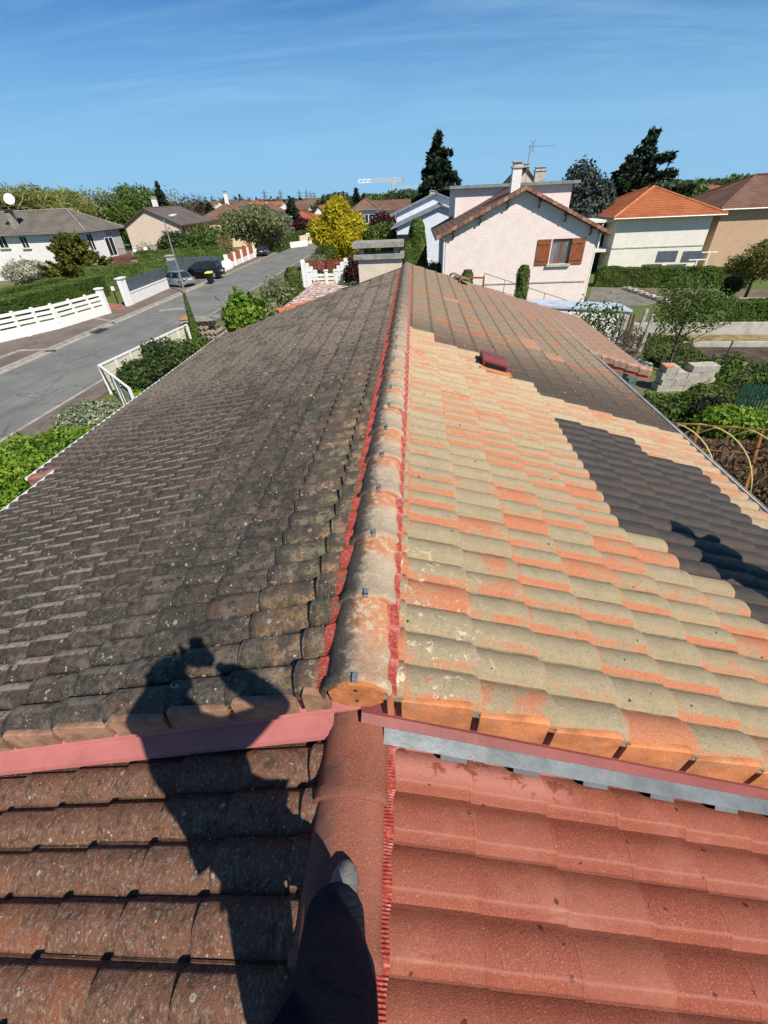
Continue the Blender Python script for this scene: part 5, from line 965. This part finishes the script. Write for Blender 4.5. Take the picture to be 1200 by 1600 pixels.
def sh(l, px, py, Y, z, rx, ry, rz, n, s, mt, **k): c = W(px, py, Y); shrub(l, c[0], Y, z, rx, ry, rz, n, s, mt, **k)
sh('dark green shrub inside the near cream fence', 215, 580, 19.5, 0, 1.1, 1.0, .95, 6000, .10, L_DARK, seed=12)
sh('larger dark leaved shrub with bare twigs by the cypress', 262, 545, 22, 0, 1.5, 1.1, 1.1, 8000, .11, L_DARK, seed=13)
sh('bright leafy plant low at the roof edge', 225, 606, 17.5, 0, .9, .7, .55, 3000, .13, L_BRIGHT, seed=14)
sh('mixed green bush under the slender cypress', 315, 545, 23, 0, 1.2, .9, 1.0, 4500, .11, L_MID, seed=15)
sh('grey variegated rounded bush by the roof gutter', 142, 648, 14.2, .35, 1.45, 1.0, .8, 15000, .075, L_PALE, seed=16, stems=False)
sh('bright green yellowish bush filling the lower left garden', 45, 745, 10.2, .1, 2.4, 2.2, 1.15, 30000, .085, L_BRIGHT, seed=17, nb=9, stems=False)
sh('small bright bush joining the variegated one', 88, 705, 11.6, .1, 1.3, 1.1, .9, 9000, .08, L_BRIGHT, seed=18, stems=False)
# wood pile with tile cover, metal arch
T = thing('wood_pile', 'log pile covered with clay tiles and boards near the cypress', 'wood pile', (-12, 28, 0)); c = G(318, 515, .8); LOG = PM('log end', (.32, .25, .19), .9, .5, 8)
for i in range(34): x = c[0]-1.3+.3*(i % 9); z = .16+.3*(i//9); MB().tube([(x, c[1]-.7, z), (x+.04, c[1]+.7, z)], .13, 7).build('log', LOG, T)
for i in range(5): MB().bar((c[0]-1.5, c[1]-.7+.32*i, 1.42), (c[0]+1.4, c[1]-.7+.32*i, 1.55), .26, .04).build('cover_board', PM('grey board', (.27, .25, .22), .9, .4) if i == 0 else bpy.data.materials['grey board'], T)
for i in range(2): MB().loft([[(c[0]-1.1+.36*i+math.cos(a)*.2, y, 1.5+math.sin(a)*.1) for a in np.linspace(0, math.pi, 7)] for y in (c[1]-.5, c[1]+.3)]).build('cover_tile', ORV, T)
T = thing('garden_arch', 'thin grey metal garden arch frame over the wood pile', 'arch', (0, 24, 0)); c = G(345, 520, .6)
for dx in (0, .9): MB().tube([(c[0]+dx, c[1]-.5, 0), (c[0]+dx, c[1]-.5, 2.3), (c[0]+dx, c[1]+.3, 2.75), (c[0]+dx, c[1]+1.1, 2.3), (c[0]+dx, c[1]+1.1, 0)], .03, 5).build('hoop', GREYM, T)
m = MB()
for z in (.6, 1.2, 1.8, 2.3): m.bar((c[0], c[1]-.5, z), (c[0]+.9, c[1]-.5, z), .02, .02).bar((c[0], c[1]+1.1, z), (c[0]+.9, c[1]+1.1, z), .02, .02)
m.bar((c[0], c[1]+.3, 2.75), (c[0]+.9, c[1]+.3, 2.75), .02, .02); m.build('crossbar', GREYM, T)
# ============================================================ right side gardens
sheet('yard', [pt(915, 478), pt(1010, 478), pt(1040, 470), pt(992, 448), pt(925, 448)], .02, YARD)
sheet('garden_soil', [pt(1035, 470), pt(1200, 470), pt(1200, 452), pt(1005, 450)], .016, PM('bare garden soil', (.16, .13, .085), .98, .3, .6, .8, 5, grime=(.8, (.09, .11, .035))))
hedge('long clipped dark hedge before the orange roofed house', pt(928, 447), pt(1160, 449), 1.3, 1.45, 16000, L_HEDGE, .13)
hedge('dark boxy hedge behind the pale concrete wall', pt(1090, 513), pt(1260, 512), 1.3, 1.55, 12000, L_HEDGE, .10)
A, B = pt(975, 452), pt(1045, 476); T = thing('stone_border', 'row of pale border stones along the grey yard', 'border', (*A, 0)); A = np.array(A); B = np.array(B)
for i in range(22): p = A+(B-A)*(i+.5)/22; MB().at(*p, 0, i*.7).box(-.17, .17, -.13, .13, 0, .2+.05*(i % 3)).build('stone', CONCP, T)
for px, py, l in ((1030, 448, 'tiny dark ball shrub on the far bare soil'), (1137, 462, 'small round shrub beside the far garden tree')): x, y = pt(px, py); shrub(l, x, y, 0, .8, .8, .8, 2000, .12, L_DARK)
x, y = pt(1162, 470); tree('young tree with yellow green leaves at the right edge', x, y, 4.2, 2.0, 4200, .14, leafmat('olive yellow leaf', (.12, .13, .03), (.22, .21, .05), (.3, .26, .08)), z0=.22, seed=61, tr=.12, depth=3)
T = thing('clothes_line', 'white T shaped clothes line posts on the lawn', 'clothes line', (*pt(1098, 430), 0))
for px, py in ((1095, 432), (1075, 447)): x, y = pt(px, py); MB().bar((x, y, 0), (x, y, 2.0), .1, .1).bar((x-.7, y, 2.0), (x+.7, y, 2.0), .08, .08).build('post', WHITE, T)
A, B = pt(1095, 474), pt(1290, 476); MB().bar((*A, .2), (*B, .2), .2, .4).build('garden_wall', CONCP, label='low pale kerb wall behind the dark boxy hedge', cat='wall')
A, B = pt(985, 523), pt(1290, 522); MB().bar((*A, .3), (*B, .3), .2, .75).build('garden_wall', CONCP, label='pale concrete wall in front of the dark boxy hedge', cat='wall')
sheet('dry_grass', [pt(1010, 524), pt(1290, 524), pt(1290, 541), pt(1060, 541)], .02, PM('dry grass', (.26, .21, .09), .95, .4, 2, 1, 10)); A, B = pt(1065, 542), pt(1290, 541); MB().bar((*A, .12), (*B, .12), .15, .3).build('border', CONCP, label='thin pale edging along the dug vegetable bed', cat='border')
sheet('vegetable_bed', [pt(1075, 543), pt(1290, 543), pt(1290, 572), pt(1110, 565)], .024, SOIL)
def tufts(name, poly_px, n, size, mt, hmax=.35):
    A = np.array([pt(*p) for p in poly_px]); lo, hi = A.min(0), A.max(0); L = []
    while len(L) < n:
        q = lo+(hi-lo)*np.array([rg.random(), rg.random()])
        if inpoly(q[0], q[1], [tuple(a) for a in A]): L.append((q[0], q[1], abs(rg.gauss(0, .45))*hmax*(.5+.5*math.sin(q[0]*2.1)*math.cos(q[1]*1.7))+.03))
    V, Q = leafquads(np.array(L), size, np.tile([0, -.3, .8], (n, 1)), asp=2); return link(bpy.data.objects.new(name, npmesh(name, V, Q, mt)), kind='stuff')
tufts('grass', [(990, 528), (1062, 528), (1110, 570), (1300, 580), (1300, 625), (1100, 625), (1010, 560)], 26000, .13, L_GRASS, .35)
tufts('ground_cover', [(1090, 570), (1300, 575), (1300, 612), (1100, 612)], 9000, .16, L_MID, .6)
tufts('ground_cover', [(1005, 622), (1100, 616), (1170, 640), (1190, 672), (1060, 668), (1010, 630)], 13000, .13, L_MID, .45)
tufts('ground_cover', [(1130, 665), (1300, 650), (1300, 690), (1150, 690)], 5000, .15, L_BRIGHT, .7)
tufts('brown_litter', [(1050, 668), (1300, 665), (1300, 900), (1100, 800)], 9000, .16, leafmat('brown litter', (.10, .065, .035), (.17, .11, .06), (.24, .17, .10)), .25)
sheet('garden_soil', [pt(1040, 660), pt(1330, 655), pt(1400, 900), pt(1000, 900)], .02, SOIL)
sh('bushy green plants beside the concrete blocks', 1085, 640, 16.2, 0, 1.2, .8, .5, 6000, .12, L_MID, seed=70, stems=False); sh('leafy undergrowth at the wing of the roof', 1018, 632, 15.5, 0, 1.0, .7, .5, 4000, .12, L_HEDGE, seed=71, stems=False); sh('bright bramble mound before the green fence', 1140, 660, 14.6, 0, 1.4, .9, .6, 6000, .11, L_BRIGHT, seed=72, stems=False)
sh('dark heap of brush and compost by the brambles', 1110, 640, 15.6, 0, .75, .7, .6, 2500, .12, leafmat('dark litter', (.02, .018, .012), (.05, .045, .03)), seed=73, stems=False)
# concrete block stack
T = thing('block_stack', 'stack of grey concrete blocks with one orange tile in the garden', 'block stack', (11.5, 19, 0)); o_ = np.array(pt(1026, 612)); BLK = PM('concrete block', (.42, .39, .32), .95, .2, 4, .5, 30)
for r_ in range(4):
    for i in range(4):
        if r_ == 3 and i == 1: continue
        x = o_[0]+.56*i+(.1 if r_ % 2 else 0); y = o_[1]+(.02*i); MB().at(x, y, 0, rg.gauss(0, .03)).box(0, .53, 0, .6, .27*r_, .27*r_+.262).build('block', BLK, T)
MB().box(o_[0], o_[0]+.4, o_[1], o_[1]+.3, .81+.27, .81+.31).build('orange_tile', PM('loose orange tile', (.6, .22, .1)), T)
# wire fence posts, green fence
T = thing('wire_fence', 'leaning thin dark fence posts across the vegetable garden', 'fence', (14, 21, 0))
for px, py in ((1010, 555), (1048, 578), (1068, 572), (1095, 600), (1125, 578), (1190, 590), (1145, 615)): x, y = pt(px, py); MB().bar((x, y, 0), (x+rg.uniform(-.05, .12), y, 1.35), .05, .05).build('post', DARKCLIP, T)
T = thing('green_fence', 'dark green slatted fence low at the right edge', 'fence', (15, 15.5, 0)); A = np.array(pt(1140, 648)); B = np.array([A[0]+7, A[1]-1.2])
for i in range(60): p = A+(B-A)*i/60; MB().bar((*p, 0), (*p, 1.25), .085, .02).build('slat', PM('green slat', (.012, .05, .035), .6) if i == 0 else bpy.data.materials['green slat'], T)
# hoops of a garden tunnel
T = thing('tunnel_frame', 'yellow plastic hoops and rusty bars of an uncovered garden tunnel', 'tunnel frame', (9, 12, 0)); HY = PM('yellow hoop', (.52, .44, .18), .5); RUST = PM('rusty bar', (.22, .09, .03), .8, .4)
for ax_, ay_ in ((7.55, 11.4), (8.4, 11.2), (9.2, 11.0), (10.0, 10.8)):
    MB().tube([(ax_+1.1*math.sin(a), ay_-1.1*math.sin(a), math.cos(a)*2.05) for a in np.linspace(-math.pi/2, math.pi/2, 21)], .018, 6).build('hoop', HY, T, smooth=True)
MB().tube([(6.8, 11.55, 2.07), (10.8, 10.6, 2.07)], .02, 5).tube([(6.2, 12.6, .9), (10.2, 11.7, .9)], .018, 5).build('bar', RUST, T)
for i in range(4): x = 8.2+.75*i; MB().bar((x, 10.9-.2*i, 0), (x+.35, 11.9-.2*i, 1.8), .07, .05).build('prop', WOODD if i % 2 else RUST, T)
# fig tree, thin shrubs, shed posts
c = W(1050, 470, 21.5); tree('thin crooked fruit tree with small green leaves', G(1035, 575)[0]-.1, 21.3, 4.1, 1.9, 3600, .085, L_MID, z0=.38, seed=81, tr=.08, depth=3, fill=.15)
sh('sparse pale leaved bush before the white ramp wall', 930, 505, 22, .4, 1.4, .8, 1.7, 1300, .10, L_MID, seed=82); sh('tangle of bare brown twigs around the shed posts', 975, 530, 20.5, .1, 1.2, .8, 1.4, 1000, .08, leafmat('dead twig leaf', (.09, .07, .05), (.16, .125, .09)), seed=83)
T = thing('old_posts', 'weathered grey wooden shed frame wrapped in bare twigs', 'shed frame', (11, 23, 0)); GW = PM('grey weathered wood', (.38, .35, .31), .9, .35, 3)
c = G(960, 555)
for dx, dy in ((0, 0), (1.3, .1), (0.2, 1.2), (1.5, 1.3)): MB().bar((c[0]+dx, c[1]+dy, 0), (c[0]+dx+.12, c[1]+dy, 2.0), .16, .12).build('post', GW, T)
for i in range(5): MB().bar((c[0]+.28+.18*i, c[1]+1.25, .3), (c[0]+.3+.18*i, c[1]+1.25, 1.8), .03, .15).build('board', PM('brown board', (.16, .12, .09), .9) if i == 0 else bpy.data.materials['brown board'], T)
x, y = pt(985, 572); m = MB()
for i in range(16): m.at(x+rg.uniform(-.8, .8), y+rg.uniform(-.4, .5), 0, rg.random()*3).box(-.2, .2, -.15, .15, 0, .12+.1*rg.random())
m.build('rubble', CONCP, kind='stuff')
# ramp wall and railings before the pink house
T = thing('ramp_wall', 'low white wall with blue white coping before the pink house', 'wall', (11, 28, 0)); A = np.array(pt(838, 500)); Y = 26.5; a = W(835, 480, Y); b_ = W(985, 484, Y)
MB().prism([(a[0]-2, Y, 0), (b_[0], Y, 0), (b_[0], Y, b_[2]-.1), (a[0]-2, Y, a[2]+.15)], (0, .25, 0)).build('wall', WHITE, T); MB().prism([(a[0]-2, Y-.1, a[2]+.15), (b_[0]+.1, Y-.1, b_[2]-.1), (b_[0]+.1, Y-.1, b_[2]), (a[0]-2, Y-.1, a[2]+.25)], (0, 1.9, 0)).build('coping', PM('blue grey coping', (.40, .46, .54), .8), T)
T = thing('metal_railing', 'thin grey sloping handrail before the pink wall', 'railing', (8, 30, 0)); Y = 30
P0, P1 = W(757, 427, Y), W(888, 470, Y); m = MB().bar(tuple(P0), tuple(P1), .04, .04).bar(tuple(P0+[0, 0, -.75]), tuple(P1+[0, 0, -.5]), .03, .03); m.build('handrail', GREYM, T)
for i in range(5): p = P0+(P1-P0)*i/4.2; MB().bar(tuple(p), (p[0], p[1], 0), .04, .04).build('baluster', GREYM, T)
T = thing('wooden_rail', 'brown wooden rail at the foot of the pink house', 'railing', (3, 28, 0)); P0, P1 = W(688, 434, 28), W(756, 434, 28)
for dz in (0, -.45): MB().bar(tuple(P0+[0, 0, dz]), tuple(P1+[0, 0, dz]), .06, .09).build('rail', WOODR, T)
for i in range(4): p = P0+(P1-P0)*i/3; MB().bar((p[0], 28, 0), (p[0], 28, p[2]+.08), .09, .09).build('post', WOODR, T)
T = thing('dark_fence', 'dark wooden fence in shade left of the pink house', 'fence', (1.5, 34, 0))
for i in range(5): MB().box(.5, 2.4, 33.6, 33.65, .3+.45*i, .6+.45*i).build('rail', WOODD, T)
for x in (.5, 1.45, 2.35): MB().box(x-.06, x+.06, 33.55, 33.7, 0, 2.6).build('post', WOODD, T)
# ============================================================ people
CLOTH = (lambda k: (k.col(k.mix(k.noise(k.pos(), 40, 3), (.008, .012, .019), (.024, .031, .045))), k.rough(.85), k.bump(k.m_('ADD', k.noise(k.scl(k.pos(), (1, 1, .35)), 11, 4, .6, 1.5), k.m_('MULTIPLY', k.noise(k.pos(), 300, 2), .1)), 1.0, .035), k.m)[3])(NT('dark work trousers'))
bpy.data.materials['dark work trousers'].node_tree.nodes['Principled BSDF'].inputs['Specular IOR Level'].default_value = .08
JACK = PM('dark jacket cloth', (.03, .032, .038), .9); SKIN = PM('skin', (.50, .27, .18), .5, .08, 6, .1, 60); HAIR = PM('hair', (.03, .02, .012), .7); SHOE = PM('grey shoe', (.16, .155, .145), .7, .3, 20, .4, 80); SOLE = PM('black sole', (.01, .01, .01), .8)
def skin(name, joints, edges, mat, parent, lv=2):
    me = bpy.data.meshes.new(name); me.from_pydata([j[:3] for j in joints], edges, []); me.materials.append(mat); o = bpy.data.objects.new(name, me); link(o, parent)
    m = o.modifiers.new('skin', 'SKIN'); m.use_smooth_shade = True
    for i, j in enumerate(joints): r_ = j[3]; me.skin_vertices[0].data[i].radius = (r_ if not isinstance(r_, tuple) else r_[0], r_ if not isinstance(r_, tuple) else r_[1])
    me.skin_vertices[0].data[0].use_root = True
    s = o.modifiers.new('sub', 'SUBSURF'); s.levels = lv; s.render_levels = lv; return o
def person(label, J, facing=(0, 1)):
    # J: pelvis, chest, neck, head, shoulders, elbows, wrists, hips, knees, ankles, toes
    T = thing('person', label, 'person', tuple(J['ankR'])); f = nrm([facing[0], facing[1], 0]); v = lambda k: tuple(J[k])
    body = [(*v('pel'), .11), (*v('che'), .12), (*v('nec'), .055), (*v('hed'), .085), (*(np.array(v('hed'))+[0, 0, .08]), .07)]
    ed = [(0, 1), (1, 2), (2, 3), (3, 4)]; k = 5
    for s in 'LR':
        body += [(*v('sho'+s), .06), (*v('elb'+s), .042), (*v('wri'+s), .026), (*v('hip'+s), .085), (*v('kne'+s), .058), (*v('ank'+s), .04)]; ed += [(1, k), (k, k+1), (k+1, k+2), (0, k+3), (k+3, k+4), (k+4, k+5)]; k += 6
    B = skin('body', body, ed, SKIN, T)
    tr = [(*v('pel'), .16)]; ed = []; k = 1
    for s in 'LR':
        kn, an, hp = map(np.array, (v('kne'+s), v('ank'+s), v('hip'+s))); tr += [(*hp, .125), (*(hp*.5+kn*.5), .115), (*kn, .098), (*(kn*.5+an*.5), .092), (*(an*.9+kn*.1+(np.array(v('toe'+s))-an)*[.5, .5, 0]+[0, 0, .02]), .088)]; ed += [(0, k), (k, k+1), (k+1, k+2), (k+2, k+3), (k+3, k+4)]; k += 5
    skin('trousers', tr, ed, CLOTH, T)
    hb = np.array(v('hed'))-f*.05+[0, 0, .0]; jk = [(*(np.array(v('pel'))+[0, 0, -.02]), .175), (*v('che'), .20), (*(np.array(v('che'))*.3+np.array(v('nec'))*.7), .13), (*hb, .115)]; ed = [(0, 1), (1, 2), (2, 3)]; k = 4
    for s in 'LR': sh_, el, wr = map(np.array, (v('sho'+s), v('elb'+s), v('wri'+s))); jk += [(*sh_, .115), (*el, .082), (*(el*.1+wr*.9), .075 if s == 'L' else .052)]; ed += [(1, k), (k, k+1), (k+1, k+2)]; k += 3
    skin('jacket', jk, ed, JACK, T)
    hd = np.array(v('hed'))+[0, 0, .05]; sd = np.array([f[1], -f[0], 0]); m = MB()
    for i in range(9):
        th = i/8*math.pi*.62; m_ = 0
    V = []; Fc = []
    for i in range(9):
        th = .02+i/8*1.75
        for j in range(18):
            ph = j/18*2*math.pi; r_ = .112; fw = math.cos(ph)
            z_ = math.cos(th*(1 if fw < .3 else .62)); q = math.sin(th*(1 if fw < .3 else .62)); V.append(tuple(hd + f*(fw*q*r_*1.08-.012) + sd*(math.sin(ph)*q*r_*.92) + np.array([0, 0, z_*r_*1.12])))
    for i in range(8):
        for j in range(18): Fc.append((i*18+j, i*18+(j+1) % 18, (i+1)*18+(j+1) % 18, (i+1)*18+j))
    link(bpy.data.objects.new('hair', rawmesh('hair', V, Fc, HAIR, True)), T)
    m = MB(); nz = hd+f*.098+[0, 0, -.02]; m.loft([[tuple(nz+sd*a+np.array([0, 0, b])+f*c) for a, b, c in q] for q in (((-.008, .03, 0), (.008, .03, 0), (.008, .028, -.01), (-.008, .028, -.01)), ((-.016, -.015, .022), (.016, -.015, .022), (.016, -.02, -.01), (-.016, -.02, -.01)))]); m.build('nose', SKIN, T, smooth=True)
    for s in (-1, 1): MB().tube([tuple(hd+sd*s*.034+f*.088+[0, 0, .01]), tuple(hd+sd*s*.034+f*.098+[0, 0, .01])], .011, 8).build('eye', WHITE, T); MB().tube([tuple(hd+sd*s*.098+[0, 0, -.03]), tuple(hd+sd*s*.106-f*.006+[0, 0, .03])], .018, 6).build('ear', SKIN, T)
    MB().tube([tuple(hd+sd*-.025+f*.094+[0, 0, -.062]), tuple(hd+f*.1+[0, 0, -.064]), tuple(hd+sd*.025+f*.094+[0, 0, -.062])], .006, 5).build('mouth', PM('lip', (.38, .13, .10)) if 'lip' not in bpy.data.materials else bpy.data.materials['lip'], T)
    for s, sg in (('L', -1), ('R', 1)):
        w = np.array(v('wri'+s)); h_ = np.array(v('han'+s)); d = nrm(h_-w); u = nrm(np.cross(d, [0, 0, 1])+np.array([1e-3, 0, 0])); n_ = np.cross(u, d)
        js = [(*w, .026), (*(w+d*.05), (.036))]; ed = [(0, 1)]; k = 2
        for i, (off, ln) in enumerate(((-.032, .065), (-.011, .078), (.011, .074), (.031, .058))):
            a = w+d*.085+u*off; js += [(*a, .0105), (*(a+d*ln*.5+n_*.012), .0095), (*(a+d*ln*.72+n_*.04), .008)]; ed += [(1, k), (k, k+1), (k+1, k+2)]; k += 3
        a = w+d*.035-u*.038; js += [(*a, .013), (*(a+d*.035-u*.022+n_*.012), .0115), (*(a+d*.062-u*.012+n_*.03), .0095)]; ed += [(1, k), (k, k+1), (k+1, k+2)]
        skin('hand', js, ed, SKIN, T, 1)
        an = np.array(v('ank'+s)); to = np.array(v('toe'+s)); d = nrm(to-an-np.array([0, 0, (to-an)[2]])); sd2 = np.array([d[1], -d[0], 0]); z0 = to[2]; rings = []
        for t, w_, h2 in ((-.09, .028, .05), (-.07, .038, .10), (-.02, .042, .115), (.05, .042, .085), (.11, .050, .062), (.155, .046, .045), (.185, .03, .034), (.195, .012, .022)):
            c_ = np.array([an[0], an[1], z0])+d*t; rings.append([tuple(c_+sd2*math.cos(a)*w_+np.array([0, 0, .016+max(0, math.sin(a))*h2 - max(0, -math.sin(a))*.012])) for a in np.linspace(0, 2*math.pi, 13)[:-1]])
        sh_ = MB().loft(rings).build('shoe', SHOE, T, smooth=True); MB().loft([[tuple(np.array(p)*[1, 1, 0]+[0, 0, z0+zz]) for p in [q[0], q[6]]]+[tuple(np.array(p)*[1, 1, 0]+[0, 0, z0+zz-.018]) for p in [q[6], q[0]]] for q, zz in [(r__, .016) for r__ in rings]]).build('sole', SOLE, sh_)
    return T
J = dict(pel=(.16, -.20, 6.62), che=(.18, -.28, 7.0), nec=(.155, -.22, 7.2), hed=(.125, -.155, 7.335), shoL=(0.0, -.24, 7.1), shoR=(.36, -.26, 7.1), elbL=(-.11, -.17, 7.1), elbR=(.52, -.06, 7.12), wriL=(.17, -.105, 7.385), wriR=(.335, -.07, 7.41), hanL=(.19, -.06, 7.46), hanR=(.28, -.055, 7.47),
    hipL=(.06, -.13, 6.55), hipR=(.23, -.20, 6.52), kneL=(.065, .10, 6.16), kneR=(.105, -.20, 6.13), ankL=(-.015, .235, 5.76), ankR=(.05, -.26, 5.76), toeL=(.0, .38, 5.64), toeR=(.06, -.09, 5.64))
person('photographer in dark trousers standing on the ridge, one leg in view', J)
T = thing('phone', 'dark phone held up by the photographer', 'phone', (.225, -.01, 7.5)); R_ = np.array(RW)
m = MB(); rx_, up_, bk_ = RW[:, 0], RW[:, 1], RW[:, 2]; o_ = CAM+bk_*.014-rx_*.0-up_*.055+rx_*.02
def pb(m, w_, h_, d0, d1): return m.loft([[tuple(o_+rx_*a*w_+up_*b*h_+bk_*d) for a, b in ((-1, -1), (1, -1), (1, 1), (-1, 1))] for d in (d0, d1)])
pb(m, .037, .075, 0, .009).build('body', BLACKP, T); pb(MB(), .034, .071, .009, .0095).build('screen', PM('phone screen', (.02, .02, .025), .1), T)
# worker on the right slope, outside the picture, rinsing the tiles with a lance
WX0, WY0 = 3.45, 1.75; zs = ZU-TS*WX0+.07
J2 = dict(pel=(WX0, WY0, zs+.95), che=(WX0-.05, WY0+.06, zs+1.32), nec=(WX0-.07, WY0+.09, zs+1.52), hed=(WX0-.08, WY0+.12, zs+1.63), shoL=(WX0-.2, WY0-.08, zs+1.42), shoR=(WX0+.1, WY0+.2, zs+1.42), elbL=(WX0-.36, WY0+.02, zs+1.15), elbR=(WX0-.1, WY0+.38, zs+1.15), wriL=(WX0-.42, WY0+.28, zs+1.05), wriR=(WX0-.3, WY0+.42, zs+1.0), hanL=(WX0-.42, WY0+.36, zs+1.02), hanR=(WX0-.37, WY0+.44, zs+.98),
    hipL=(WX0-.08, WY0-.08, zs+.88), hipR=(WX0+.08, WY0+.08, zs+.88), kneL=(WX0-.2, WY0-.02, zs+.5), kneR=(WX0+.1, WY0+.12, zs+.45), ankL=(WX0-.22, WY0-.15, zs+.16), ankR=(WX0+.16, WY0+.1, zs+.02), toeL=(WX0-.34, WY0-.05, zs+.08), toeR=(WX0+.03, WY0+.2, zs-.04))
person('worker in dark clothes rinsing the right slope, just outside the view', J2, (-.7, .7))
